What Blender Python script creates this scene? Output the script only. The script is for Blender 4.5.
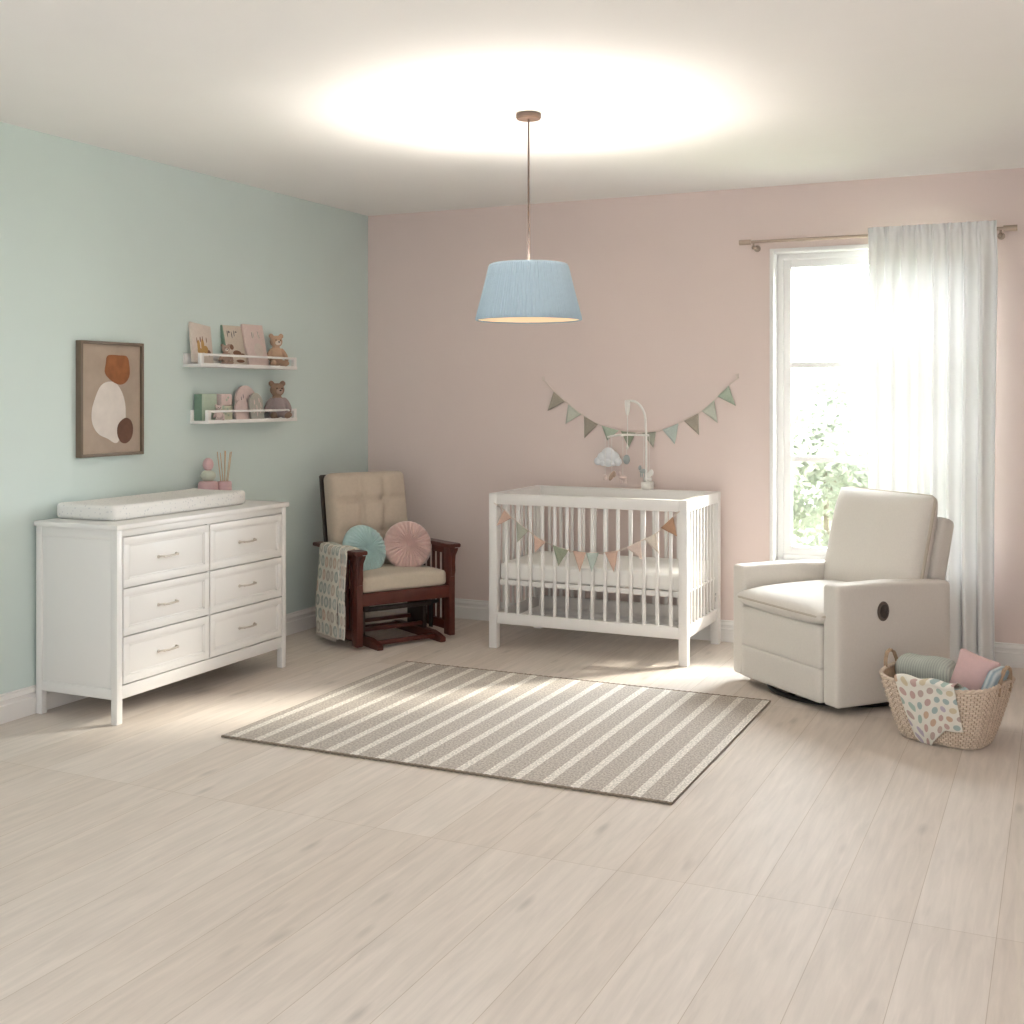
import bpy, bmesh, math, random
from mathutils import Vector, Matrix
random.seed(7)
R_ = math.radians
PI = math.pi
for o in list(bpy.data.objects): bpy.data.objects.remove(o, do_unlink=True)
scene = bpy.context.scene
COL = scene.collection

# ------------------------------------------------------------------ camera
cd = bpy.data.cameras.new('camera')
cam = bpy.data.objects.new('camera', cd); COL.objects.link(cam)
cam.location = (4.39, -7.139, 1.5)
cam.rotation_euler = (R_(90), 0, R_(24.87))
cd.sensor_fit = 'HORIZONTAL'; cd.sensor_width = 36.0
cd.lens = 36.0 * 1193.0 / 1024.0
cd.shift_y = -(512 - 395) / 1024.0
cd.clip_end = 200
scene.camera = cam

# ------------------------------------------------------------------ world: hazy bright sky, brightest round the sun
SUN_AZ = Vector((0.66, 0.75)).normalized()      # where the sun stands
SUN_EL = R_(29)
w = bpy.data.worlds.new('hazy_sky'); scene.world = w; w.use_nodes = True
nt = w.node_tree; N = nt.nodes; L = nt.links
for n in list(N): N.remove(n)
out = N.new('ShaderNodeOutputWorld'); bg = N.new('ShaderNodeBackground')
tc = N.new('ShaderNodeTexCoord'); dot = N.new('ShaderNodeVectorMath'); dot.operation = 'DOT_PRODUCT'
dot.inputs[1].default_value = Vector((.26, .78, .57)).normalized()[:]
mr = N.new('ShaderNodeMapRange'); mr.inputs[1].default_value = 0.3; mr.inputs[2].default_value = 0.97
mr.inputs[3].default_value = 1.4; mr.inputs[4].default_value = 42.0
mr.interpolation_type = 'SMOOTHSTEP'
L.new(tc.outputs['Generated'], dot.inputs[0]); L.new(dot.outputs['Value'], mr.inputs[0])
L.new(mr.outputs[0], bg.inputs['Strength']); bg.inputs['Color'].default_value = (0.905, 0.955, 1.0, 1)
L.new(bg.outputs[0], out.inputs[0])

sd = bpy.data.lights.new('sun', 'SUN'); sd.energy = 8.0; sd.angle = R_(7); sd.color = (1.0, 0.93, 0.82)
sun = bpy.data.objects.new('sun', sd); COL.objects.link(sun)
sun.rotation_euler = Vector((-SUN_AZ.x * math.cos(SUN_EL), -SUN_AZ.y * math.cos(SUN_EL), -math.sin(SUN_EL))).to_track_quat('-Z', 'Y').to_euler()
sun.location = (8, 8, 6)

def portal(name, loc, rot, sx, sy):
    d = bpy.data.lights.new(name, 'AREA'); d.shape = 'RECTANGLE'; d.size = sx; d.size_y = sy
    d.cycles.is_portal = True
    o = bpy.data.objects.new(name, d); COL.objects.link(o); o.location = loc; o.rotation_euler = rot
portal('window_portal', (3.42, 0.20, 1.43), (R_(-90), 0, 0), 1.30, 1.95)

scene.view_settings.view_transform = 'Standard'
scene.view_settings.look = 'None'
scene.view_settings.exposure = 0.0
scene.view_settings.gamma = 1.0
scene.view_settings.use_curve_mapping = False

# ------------------------------------------------------------------ materials
def s2l(c):
    c = c / 255.0
    return c / 12.92 if c <= 0.04045 else ((c + 0.055) / 1.055) ** 2.4
def rgb(r, g, b): return (s2l(r), s2l(g), s2l(b), 1)

def mat(name, col, rough=0.6, noise=0.0, nscale=20, bump=0.0, bscale=200, metal=0.0, spec=0.5, sheen=0.0, trans=0.0):
    m = bpy.data.materials.new(name); m.use_nodes = True
    nt = m.node_tree; b = nt.nodes['Principled BSDF']
    b.inputs['Base Color'].default_value = col; b.inputs['Roughness'].default_value = rough
    b.inputs['Metallic'].default_value = metal; b.inputs['Specular IOR Level'].default_value = spec
    if sheen: b.inputs['Sheen Weight'].default_value = sheen
    tc = nt.nodes.new('ShaderNodeTexCoord')
    nz = nt.nodes.new('ShaderNodeTexNoise'); nz.inputs['Scale'].default_value = nscale; nz.inputs['Detail'].default_value = 3
    nt.links.new(tc.outputs['Object'], nz.inputs['Vector'])
    mx = nt.nodes.new('ShaderNodeMixRGB'); mx.blend_type = 'MULTIPLY'; mx.inputs[0].default_value = 1.0
    mx.inputs[1].default_value = col
    rp = nt.nodes.new('ShaderNodeMapRange'); rp.inputs[1].default_value = 0.3; rp.inputs[2].default_value = 0.7
    rp.inputs[3].default_value = 1 - noise; rp.inputs[4].default_value = 1.0
    nt.links.new(nz.outputs['Fac'], rp.inputs[0]); nt.links.new(rp.outputs[0], mx.inputs[2])
    nt.links.new(mx.outputs[0], b.inputs['Base Color'])
    if bump:
        n2 = nt.nodes.new('ShaderNodeTexNoise'); n2.inputs['Scale'].default_value = bscale; n2.inputs['Detail'].default_value = 2
        nt.links.new(tc.outputs['Object'], n2.inputs['Vector'])
        bp = nt.nodes.new('ShaderNodeBump'); bp.inputs['Strength'].default_value = bump; bp.inputs['Distance'].default_value = 0.004
        nt.links.new(n2.outputs['Fac'], bp.inputs['Height']); nt.links.new(bp.outputs[0], b.inputs['Normal'])
    if trans:
        o = nt.nodes['Material Output']; tr = nt.nodes.new('ShaderNodeBsdfTranslucent')
        ms = nt.nodes.new('ShaderNodeMixShader'); ms.inputs[0].default_value = trans
        nt.links.new(mx.outputs[0], tr.inputs[0]); nt.links.new(b.outputs[0], ms.inputs[1]); nt.links.new(tr.outputs[0], ms.inputs[2])
        nt.links.new(ms.outputs[0], o.inputs['Surface'])
    return m

M = {}
M['green_paint'] = mat('sage_wall_paint', rgb(212, 225, 220), 0.85, 0.02, 3, 0.03, 300)
M['pink_paint'] = mat('blush_wall_paint', rgb(231, 213, 206), 0.85, 0.02, 3, 0.03, 300)
M['ceiling'] = mat('ceiling_paint', rgb(246, 243, 240), 0.9, 0.01, 4)
M['trim'] = mat('trim_paint', rgb(236, 232, 228), 0.45)
M['white'] = mat('white_lacquer', rgb(235, 232, 228), 0.35)
M['crib_white'] = mat('crib_lacquer', rgb(234, 230, 226), 0.35)
M['vinyl'] = mat('window_vinyl', rgb(240, 238, 236), 0.35)
M['nickel'] = mat('brushed_nickel', rgb(214, 206, 198), 0.35, metal=1.0)
M['rod'] = mat('rod_metal', rgb(178, 160, 145), 0.35, metal=0.7)
M['mahogany'] = mat('mahogany_wood', rgb(92, 42, 32), 0.35, 0.35, 14)
M['dark_wood'] = mat('dark_wood', rgb(48, 34, 28), 0.4, 0.2, 14)
M['black_metal'] = mat('black_metal', rgb(38, 34, 32), 0.45, metal=0.3)
M['lever_brown'] = mat('lever_brown', rgb(96, 84, 76), 0.4)
M['lever_dark'] = mat('lever_dark', rgb(66, 58, 54), 0.4)
M['beige'] = mat('beige_upholstery', rgb(200, 184, 166), 0.95, 0.06, 60, 0.25, 700, sheen=0.2)
M['beige_light'] = mat('seat_upholstery', rgb(203, 190, 171), 0.95, 0.06, 60, 0.25, 700, sheen=0.2)
M['cream'] = mat('cream_upholstery', rgb(228, 221, 212), 0.95, 0.04, 120, 0.3, 500, sheen=0.3)
M['cream_pipe'] = mat('cream_piping', rgb(198, 187, 172), 0.95)
M['mattress'] = mat('mattress_sheet', rgb(240, 237, 232), 0.9, 0.02, 30, 0.1, 200)
M['blue_velvet'] = mat('aqua_velvet', rgb(178, 206, 204), 0.85, 0.05, 60, 0.2, 500, sheen=0.5)
M['pink_velvet'] = mat('pink_velvet', rgb(216, 182, 174), 0.85, 0.05, 60, 0.2, 500, sheen=0.5)
M['cord'] = mat('cord', rgb(95, 78, 70), 0.6)
M['frame_wood'] = mat('frame_wood', rgb(112, 96, 80), 0.45, 0.1, 30)
M['canvas'] = mat('canvas', rgb(176, 158, 142), 0.9, 0.16, 9, 0.3, 300)
M['rust'] = mat('rust_paint', rgb(158, 98, 58), 0.8, 0.35, 18)
M['artwhite'] = mat('white_paint_shape', rgb(222, 212, 204), 0.8, 0.12, 14)
M['brown_paint'] = mat('brown_paint', rgb(110, 76, 60), 0.8, 0.3, 18)
M['rose_jar'] = mat('rose_ceramic', rgb(208, 172, 174), 0.45, 0.05, 40)
M['mint_jar'] = mat('mint_ceramic', rgb(196, 200, 184), 0.4, 0.05, 40)
M['reed'] = mat('reed', rgb(196, 165, 130), 0.8)
M['bark'] = mat('bark', rgb(160, 150, 138), 0.9, 0.3, 20)
M['string'] = mat('string', rgb(222, 208, 196), 0.9)
M['rug_edge'] = mat('rug_binding', rgb(142, 128, 112), 0.95, 0.3, 200)
M['toe'] = mat('tiny_badge', rgb(120, 118, 116), 0.5)
for k, c in dict(peach=(216, 183, 166), sage=(176, 176, 161), taupe=(175, 165, 150), green=(159, 165, 144), pale_sage=(204, 206, 192),
                 aqua=(192, 202, 194), tan=(188, 149, 122), palepink=(232, 211, 199), palecream=(233, 220, 206), seafoam=(184, 196, 177)).items():
    M['flag_' + k] = mat('felt_' + k, rgb(*c), 0.95, 0.12, 150, 0.3, 600)
for k, c in dict(card_cream=(220, 206, 194), card_pink=(222, 200, 192), card_beige=(212, 198, 182), green_spine=(118, 144, 126), print_brown=(140, 104, 84),
                 print_gold=(196, 154, 96), print_grey=(118, 112, 112), tan_fur=(190, 158, 132), brown_fur=(150, 122, 102), lilac_fabric=(158, 142, 140),
                 mint_box=(180, 194, 174), cream_box=(206, 204, 180), blush=(220, 198, 192), greyplush=(176, 172, 162), dark=(40, 30, 28),
                 cloud=(240, 241, 243), bluegrey=(176, 182, 182), mobile=(240, 236, 230), soft_tan=(176, 150, 134)).items():
    M[k] = mat(k, rgb(*c), 0.85, 0.08, 60, 0.15, 400)

def floor_mat():
    m = bpy.data.materials.new('pale_oak_planks'); m.use_nodes = True
    nt = m.node_tree; N = nt.nodes; L = nt.links; b = N['Principled BSDF']
    tc = N.new('ShaderNodeTexCoord'); mp = N.new('ShaderNodeMapping'); mp.inputs['Rotation'].default_value = (0, 0, R_(90))
    L.new(tc.outputs['Object'], mp.inputs[0])
    br = N.new('ShaderNodeTexBrick'); br.inputs['Scale'].default_value = 1.0
    br.inputs['Brick Width'].default_value = 2.2; br.inputs['Row Height'].default_value = 0.222
    br.inputs['Mortar Size'].default_value = 0.0012; br.inputs['Mortar Smooth'].default_value = 0.5; br.inputs['Bias'].default_value = 0.0
    br.offset = 0.37; br.offset_frequency = 1
    br.inputs['Color1'].default_value = rgb(221, 210, 200); br.inputs['Color2'].default_value = rgb(213, 200, 188)
    br.inputs['Mortar'].default_value = rgb(184, 166, 148)
    L.new(mp.outputs[0], br.inputs['Vector'])
    g = N.new('ShaderNodeMapping'); g.inputs['Scale'].default_value = (16, 1.3, 1); L.new(tc.outputs['Object'], g.inputs[0])
    n1 = N.new('ShaderNodeTexNoise'); n1.inputs['Scale'].default_value = 2.2; n1.inputs['Detail'].default_value = 6; n1.inputs['Roughness'].default_value = .6; n1.inputs['Distortion'].default_value = .6
    L.new(g.outputs[0], n1.inputs['Vector'])
    r1 = N.new('ShaderNodeMapRange'); r1.inputs[1].default_value = .3; r1.inputs[2].default_value = .72; r1.inputs[3].default_value = .86; r1.inputs[4].default_value = 1.03
    L.new(n1.outputs['Fac'], r1.inputs[0])
    g2 = N.new('ShaderNodeMapping'); g2.inputs['Scale'].default_value = (9, 2.4, 1); L.new(tc.outputs['Object'], g2.inputs[0])
    n2 = N.new('ShaderNodeTexVoronoi'); n2.inputs['Scale'].default_value = .85; n2.inputs['Randomness'].default_value = 1.0
    L.new(g2.outputs[0], n2.inputs['Vector'])
    r2 = N.new('ShaderNodeMapRange'); r2.inputs[1].default_value = .03; r2.inputs[2].default_value = .16; r2.inputs[3].default_value = .78; r2.inputs[4].default_value = 1.0
    L.new(n2.outputs['Distance'], r2.inputs[0])
    mu = N.new('ShaderNodeMath'); mu.operation = 'MULTIPLY'; L.new(r1.outputs[0], mu.inputs[0]); L.new(r2.outputs[0], mu.inputs[1])
    mx = N.new('ShaderNodeMixRGB'); mx.blend_type = 'MULTIPLY'; mx.inputs[0].default_value = 1
    L.new(br.outputs['Color'], mx.inputs[1]); L.new(mu.outputs[0], mx.inputs[2]); L.new(mx.outputs[0], b.inputs['Base Color'])
    b.inputs['Roughness'].default_value = .6; b.inputs['Specular IOR Level'].default_value = .35
    bp = N.new('ShaderNodeBump'); bp.inputs['Strength'].default_value = .12; bp.inputs['Distance'].default_value = .003
    L.new(mu.outputs[0], bp.inputs['Height']); L.new(bp.outputs[0], b.inputs['Normal'])
    return m

def rug_mat():
    m = bpy.data.materials.new('striped_flatweave'); m.use_nodes = True
    nt = m.node_tree; N = nt.nodes; L = nt.links; b = N['Principled BSDF']
    tc = N.new('ShaderNodeTexCoord'); sp = N.new('ShaderNodeSeparateXYZ'); L.new(tc.outputs['Object'], sp.inputs[0])
    a = N.new('ShaderNodeMath'); a.operation = 'ADD'; a.inputs[1].default_value = 1.0225; L.new(sp.outputs['X'], a.inputs[0])   # from the left edge
    d = N.new('ShaderNodeMath'); d.operation = 'DIVIDE'; d.inputs[1].default_value = .1232; L.new(a.outputs[0], d.inputs[0])
    s = N.new('ShaderNodeMath'); s.operation = 'SUBTRACT'; s.inputs[1].default_value = .30; L.new(d.outputs[0], s.inputs[0])
    fr = N.new('ShaderNodeMath'); fr.operation = 'FRACT'; L.new(s.outputs[0], fr.inputs[0])
    nz = N.new('ShaderNodeTexNoise'); nz.inputs['Scale'].default_value = 90; L.new(tc.outputs['Object'], nz.inputs['Vector'])
    jt = N.new('ShaderNodeMath'); jt.operation = 'MULTIPLY_ADD'; jt.inputs[1].default_value = .05; L.new(nz.outputs['Fac'], jt.inputs[0]); L.new(fr.outputs[0], jt.inputs[2])
    gt = N.new('ShaderNodeMath'); gt.operation = 'LESS_THAN'; gt.inputs[1].default_value = .32; L.new(jt.outputs[0], gt.inputs[0])
    # weave
    mp = N.new('ShaderNodeMapping'); mp.inputs['Scale'].default_value = (80, 50, 1); L.new(tc.outputs['Object'], mp.inputs[0])
    n2 = N.new('ShaderNodeTexNoise'); n2.inputs['Scale'].default_value = 1.6; n2.inputs['Detail'].default_value = 1; L.new(mp.outputs[0], n2.inputs['Vector'])
    r2 = N.new('ShaderNodeMapRange'); r2.inputs[1].default_value = .35; r2.inputs[2].default_value = .65; r2.inputs[3].default_value = .66; r2.inputs[4].default_value = 1.12
    L.new(n2.outputs['Fac'], r2.inputs[0])
    c = N.new('ShaderNodeMixRGB'); c.inputs[1].default_value = rgb(193, 183, 173); c.inputs[2].default_value = rgb(234, 228, 219)
    L.new(gt.outputs[0], c.inputs[0])
    mx = N.new('ShaderNodeMixRGB'); mx.blend_type = 'MULTIPLY'; mx.inputs[0].default_value = .9
    L.new(c.outputs[0], mx.inputs[1]); L.new(r2.outputs[0], mx.inputs[2]); L.new(mx.outputs[0], b.inputs['Base Color'])
    b.inputs['Roughness'].default_value = .95
    bp = N.new('ShaderNodeBump'); bp.inputs['Strength'].default_value = .6; bp.inputs['Distance'].default_value = .004
    L.new(n2.outputs['Fac'], bp.inputs['Height']); L.new(bp.outputs[0], b.inputs['Normal'])
    return m

def dots_mat(name, base, cols, nu, nv, rad=.34, ring=False, ell=1.0):
    m = bpy.data.materials.new(name); m.use_nodes = True
    nt = m.node_tree; N = nt.nodes; L = nt.links; b = N['Principled BSDF']
    tc = N.new('ShaderNodeTexCoord'); sp = N.new('ShaderNodeSeparateXYZ'); L.new(tc.outputs['UV'], sp.inputs[0])
    def mth(op, a, bb=None):
        n = N.new('ShaderNodeMath'); n.operation = op
        for i, x in enumerate((a, bb)):
            if x is None: continue
            if isinstance(x, (int, float)): n.inputs[i].default_value = x
            else: L.new(x, n.inputs[i])
        return n.outputs[0]
    v = mth('MULTIPLY', sp.outputs['Y'], nv); row = mth('FLOOR', v)
    u = mth('ADD', mth('MULTIPLY', sp.outputs['X'], nu), mth('MULTIPLY', mth('MODULO', row, 2), .5))
    cu = mth('FLOOR', u)
    fu = mth('SUBTRACT', mth('FRACT', u), .5); fv = mth('MULTIPLY', mth('SUBTRACT', mth('FRACT', v), .5), ell)
    dist = mth('SQRT', mth('ADD', mth('MULTIPLY', fu, fu), mth('MULTIPLY', fv, fv)))
    inside = mth('LESS_THAN', dist, rad)
    cb = N.new('ShaderNodeCombineXYZ'); L.new(cu, cb.inputs[0]); L.new(row, cb.inputs[1])
    wn = N.new('ShaderNodeTexWhiteNoise'); wn.noise_dimensions = '2D'; L.new(cb.outputs[0], wn.inputs['Vector'])
    cr = N.new('ShaderNodeValToRGB'); cr.color_ramp.interpolation = 'CONSTANT'
    els = cr.color_ramp.elements
    while len(els) < len(cols): els.new(0.5)
    for i, c in enumerate(cols): els[i].position = i / len(cols); els[i].color = rgb(*c)
    L.new(wn.outputs['Value'], cr.inputs[0])
    mx = N.new('ShaderNodeMixRGB'); mx.inputs[1].default_value = rgb(*base)
    if ring: inside = mth('MULTIPLY', inside, mth('ADD', mth('MULTIPLY', mth('GREATER_THAN', dist, rad * .55), .5), .5))
    L.new(mth('MULTIPLY', inside, .85), mx.inputs[0]); L.new(cr.outputs[0], mx.inputs[2]); L.new(mx.outputs[0], b.inputs['Base Color'])
    b.inputs['Roughness'].default_value = .95
    nz = N.new('ShaderNodeTexNoise'); nz.inputs['Scale'].default_value = 400; L.new(tc.outputs['Object'], nz.inputs['Vector'])
    bp = N.new('ShaderNodeBump'); bp.inputs['Strength'].default_value = .3; bp.inputs['Distance'].default_value = .002
    L.new(nz.outputs['Fac'], bp.inputs['Height']); L.new(bp.outputs[0], b.inputs['Normal'])
    return m

def speckle_mat():
    m = mat('speckled_cover', rgb(236, 233, 228), .8, 0, 10, .1, 200)
    nt = m.node_tree; N = nt.nodes; L = nt.links; b = N['Principled BSDF']
    tc = N.new('ShaderNodeTexCoord'); v = N.new('ShaderNodeTexVoronoi'); v.inputs['Scale'].default_value = 55; L.new(tc.outputs['Object'], v.inputs['Vector'])
    lt = N.new('ShaderNodeMath'); lt.operation = 'LESS_THAN'; lt.inputs[1].default_value = .24; L.new(v.outputs['Distance'], lt.inputs[0])
    mx = N.new('ShaderNodeMixRGB'); mx.inputs[1].default_value = rgb(236, 233, 228); mx.inputs[2].default_value = rgb(218, 216, 214)
    L.new(lt.outputs[0], mx.inputs[0]); L.new(mx.outputs[0], b.inputs['Base Color'])
    return m

def wave_mat(name, c1, c2, scale, axis='X', bump=.5):
    m = mat(name, rgb(*c1), .95); nt = m.node_tree; N = nt.nodes; L = nt.links; b = N['Principled BSDF']
    tc = N.new('ShaderNodeTexCoord'); wv = N.new('ShaderNodeTexWave'); wv.bands_direction = axis; wv.inputs['Scale'].default_value = scale
    wv.inputs['Distortion'].default_value = 1.0; wv.inputs['Detail Scale'].default_value = 3
    L.new(tc.outputs['Object'], wv.inputs['Vector'])
    mx = N.new('ShaderNodeMixRGB'); mx.inputs[1].default_value = rgb(*c1); mx.inputs[2].default_value = rgb(*c2)
    L.new(wv.outputs['Fac'], mx.inputs[0]); L.new(mx.outputs[0], b.inputs['Base Color'])
    bp = N.new('ShaderNodeBump'); bp.inputs['Strength'].default_value = bump; bp.inputs['Distance'].default_value = .003
    L.new(wv.outputs['Fac'], bp.inputs['Height']); L.new(bp.outputs[0], b.inputs['Normal'])
    return m

def sheer_mat():
    m = bpy.data.materials.new('sheer_voile'); m.use_nodes = True
    nt = m.node_tree; N = nt.nodes; L = nt.links
    for n in list(N): N.remove(n)
    o = N.new('ShaderNodeOutputMaterial'); d = N.new('ShaderNodeBsdfDiffuse'); t = N.new('ShaderNodeBsdfTranslucent'); tr = N.new('ShaderNodeBsdfTransparent')
    for x in (d, t): x.inputs[0].default_value = rgb(247, 246, 244)
    a = N.new('ShaderNodeMixShader'); a.inputs[0].default_value = .055; L.new(d.outputs[0], a.inputs[1]); L.new(t.outputs[0], a.inputs[2])
    b = N.new('ShaderNodeMixShader'); b.inputs[0].default_value = .003; L.new(a.outputs[0], b.inputs[1]); L.new(tr.outputs[0], b.inputs[2])
    L.new(b.outputs[0], o.inputs[0]); return m

def glass_mat():
    m = bpy.data.materials.new('window_glass'); m.use_nodes = True
    nt = m.node_tree; N = nt.nodes; L = nt.links
    for n in list(N): N.remove(n)
    o = N.new('ShaderNodeOutputMaterial'); g = N.new('ShaderNodeBsdfGlossy'); g.inputs['Roughness'].default_value = .02
    tr = N.new('ShaderNodeBsdfTransparent'); tr.inputs[0].default_value = (.97, .98, .97, 1)
    f = N.new('ShaderNodeFresnel'); f.inputs[0].default_value = 1.25
    b = N.new('ShaderNodeMixShader'); L.new(f.outputs[0], b.inputs[0]); L.new(tr.outputs[0], b.inputs[1]); L.new(g.outputs[0], b.inputs[2])
    L.new(b.outputs[0], o.inputs[0]); return m

def leaf_mat(name, c):
    return mat(name, rgb(*c), .6, .25, 3, trans=.5)
M['floor'] = floor_mat(); M['rug'] = rug_mat(); M['speckle'] = speckle_mat(); M['sheer'] = sheer_mat(); M['glass'] = glass_mat()
M['shade'] = mat('blue_pleated_fabric', rgb(168, 188, 202), .9, .03, 60, .2, 400, trans=.002)
M['lawn'] = mat('lawn', rgb(176, 184, 150), .9, .3, 6)
M['rattan'] = mat('wicker', rgb(222, 202, 182), .75, .2, 45, .3, 300)
def wicker_mat():
    m = mat('woven_rattan', rgb(226, 208, 190), .75, .15, 60, .2, 300); nt = m.node_tree; N = nt.nodes; L = nt.links; b = N['Principled BSDF']
    tc = N.new('ShaderNodeTexCoord'); br = N.new('ShaderNodeTexBrick'); br.inputs['Scale'].default_value = 1
    br.inputs['Brick Width'].default_value = 1 / 66; br.inputs['Row Height'].default_value = 1 / 26; br.inputs['Mortar Size'].default_value = .0019; br.inputs['Mortar Smooth'].default_value = .6
    br.inputs['Color1'].default_value = rgb(230, 212, 194); br.inputs['Color2'].default_value = rgb(214, 194, 174); br.inputs['Mortar'].default_value = rgb(172, 148, 126)
    mp = N.new('ShaderNodeMapping'); L.new(tc.outputs['UV'], mp.inputs[0]); L.new(mp.outputs[0], br.inputs['Vector']); L.new(br.outputs['Color'], b.inputs['Base Color'])
    return m
M['woven_rattan'] = wicker_mat()
M['rattan_dark'] = mat('wicker_rim', rgb(196, 168, 140), .75, .25, 45, .3, 300)
M['dots_a'] = dots_mat('oval_print_cotton', (236, 230, 218), [(172, 178, 170), (200, 182, 166), (166, 172, 166), (214, 182, 160), (184, 188, 182), (190, 178, 166)], 5, 11, .40, True, .95)
M['dots_b'] = dots_mat('dot_print_cotton', (236, 231, 220), [(186, 172, 188), (206, 170, 140), (160, 184, 172), (196, 158, 150), (212, 196, 160), (156, 178, 176), (186, 160, 150)], 6, 7, .33)
M['waffle'] = wave_mat('grey_green_knit', (164, 168, 160), (186, 188, 178), 28, 'X')
M['blue_towel'] = wave_mat('blue_striped_cloth', (150, 168, 178), (206, 212, 212), 14, 'X', .3)
M['aqua_cloth'] = wave_mat('pale_aqua_cloth', (168, 190, 190), (190, 204, 200), 30, 'X', .4)
M['pink_cushion'] = mat('pink_cushion_fabric', rgb(214, 180, 178), .9, .05, 60, .3, 400, sheen=.2)
def emit(name, c, s):
    m = bpy.data.materials.new(name); m.use_nodes = True; b = m.node_tree.nodes['Principled BSDF']
    b.inputs['Base Color'].default_value = c; b.inputs['Emission Color'].default_value = c; b.inputs['Emission Strength'].default_value = s
    return m
M['diffuser'] = emit('lit_diffuser', rgb(250, 216, 172), .6)
M['bulb'] = emit('lit_bulb', rgb(255, 246, 236), 1300.0)

# ------------------------------------------------------------------ mesh helpers
def link(name, bm, m, parent=None, smooth=35):
    me = bpy.data.meshes.new(name); bm.normal_update(); bm.to_mesh(me); bm.free()
    me.materials.append(M[m] if isinstance(m, str) else m)
    if smooth:
        me.polygons.foreach_set('use_smooth', [True] * len(me.polygons))
        if smooth < 180: me.set_sharp_from_angle(angle=R_(smooth))
    o = bpy.data.objects.new(name, me); COL.objects.link(o)
    if parent: o.parent = parent
    return o
def tag(o, label, cat, group=None):
    o['label'] = label; o['category'] = cat
    if group: o['group'] = group
    return o
def thing(name, label, cat, loc=(0, 0, 0), rz=0, group=None):
    o = bpy.data.objects.new(name, None); COL.objects.link(o); o.empty_display_size = .1
    o.location = loc; o.rotation_euler = (0, 0, rz)
    return tag(o, label, cat, group)
def structure(o): o['kind'] = 'structure'; return o
def inst(src, parent, loc=(0, 0, 0), rot=(0, 0, 0)):
    o = src.copy(); COL.objects.link(o); o.parent = parent; o.location = loc; o.rotation_euler = rot
    return o
def NB(): return bmesh.new()

def bx(bm, c, s, bev=0.0, rot=None, seg=2):
    mt = Matrix.Translation(Vector(c))
    if rot is not None: mt = mt @ (rot if isinstance(rot, Matrix) else Matrix.Rotation(rot, 4, 'Z'))
    mt = mt @ Matrix.Diagonal((s[0], s[1], s[2], 1))
    r = bmesh.ops.create_cube(bm, size=1.0, matrix=mt)
    if bev:
        es = list({e for v in r['verts'] for e in v.link_edges})
        bmesh.ops.bevel(bm, geom=es, offset=min(bev, min(s) * .45), segments=seg, profile=.5, affect='EDGES', clamp_overlap=True)
    return bm
def b2(bm, x0, x1, y0, y1, z0, z1, bev=0.0):
    return bx(bm, ((x0 + x1) / 2, (y0 + y1) / 2, (z0 + z1) / 2), (abs(x1 - x0), abs(y1 - y0), abs(z1 - z0)), bev)

def tube(bm, pts, r, n=10, closed=False, cap=True):
    pts = [Vector(p) for p in pts]; k = len(pts); rs = r if isinstance(r, (list, tuple)) else [r] * k
    rings = []; up = None
    for i, p in enumerate(pts):
        if closed: t = pts[(i + 1) % k] - pts[i - 1]
        else: t = pts[min(i + 1, k - 1)] - pts[max(i - 1, 0)]
        t = t.normalized() if t.length > 1e-9 else Vector((0, 0, 1))
        if up is None: up = Vector((0, 0, 1)) if abs(t.z) < .9 else Vector((1, 0, 0))
        a = up - t * up.dot(t)
        if a.length < 1e-6: a = t.orthogonal()
        a.normalize(); up = a; b = t.cross(a)
        rings.append([bm.verts.new(p + a * (rs[i] * math.cos(2 * PI * j / n)) + b * (rs[i] * math.sin(2 * PI * j / n))) for j in range(n)])
    for i in range(k if closed else k - 1):
        A, B = rings[i], rings[(i + 1) % k]
        for j in range(n): bm.faces.new((A[j], A[(j + 1) % n], B[(j + 1) % n], B[j]))
    if cap and not closed:
        bm.faces.new(rings[0][::-1]); bm.faces.new(rings[-1])
    return bm

def lathe(bm, prof, n=32, c=(0, 0, 0), mod=None, capb=True, capt=True):
    c = Vector(c); rings = []
    for r, z in prof:
        rings.append([bm.verts.new(c + Vector(((r if mod is None else mod(r, z, 2 * PI * j / n)) * math.cos(2 * PI * j / n),
                                               (r if mod is None else mod(r, z, 2 * PI * j / n)) * math.sin(2 * PI * j / n), z))) for j in range(n)])
    for A, B in zip(rings, rings[1:]):
        for j in range(n): bm.faces.new((A[j], A[(j + 1) % n], B[(j + 1) % n], B[j]))
    if capb: bm.faces.new(rings[0][::-1])
    if capt: bm.faces.new(rings[-1])
    return bm

def ellipsoid(bm, c, s, rot=None, u=20, v=12):
    mt = Matrix.Translation(Vector(c))
    if rot is not None: mt = mt @ rot
    bmesh.ops.create_uvsphere(bm, u_segments=u, v_segments=v, radius=1.0, matrix=mt @ Matrix.Diagonal((s[0], s[1], s[2], 1)))
    return bm

def prism(bm, poly, y0, y1, axis='Y', mt=None):
    """polygon in the plane across an axis, extruded along it"""
    def P(a, b, t):
        v = {'Y': Vector((a, t, b)), 'X': Vector((t, a, b)), 'Z': Vector((a, b, t))}[axis]
        return (mt @ v) if mt is not None else v
    A = [bm.verts.new(P(a, b, y0)) for a, b in poly]; B = [bm.verts.new(P(a, b, y1)) for a, b in poly]
    n = len(poly)
    bm.faces.new(A); bm.faces.new(B[::-1])
    for i in range(n): bm.faces.new((A[i], B[i], B[(i + 1) % n], A[(i + 1) % n]))
    bmesh.ops.recalc_face_normals(bm, faces=bm.faces)
    return bm

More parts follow.
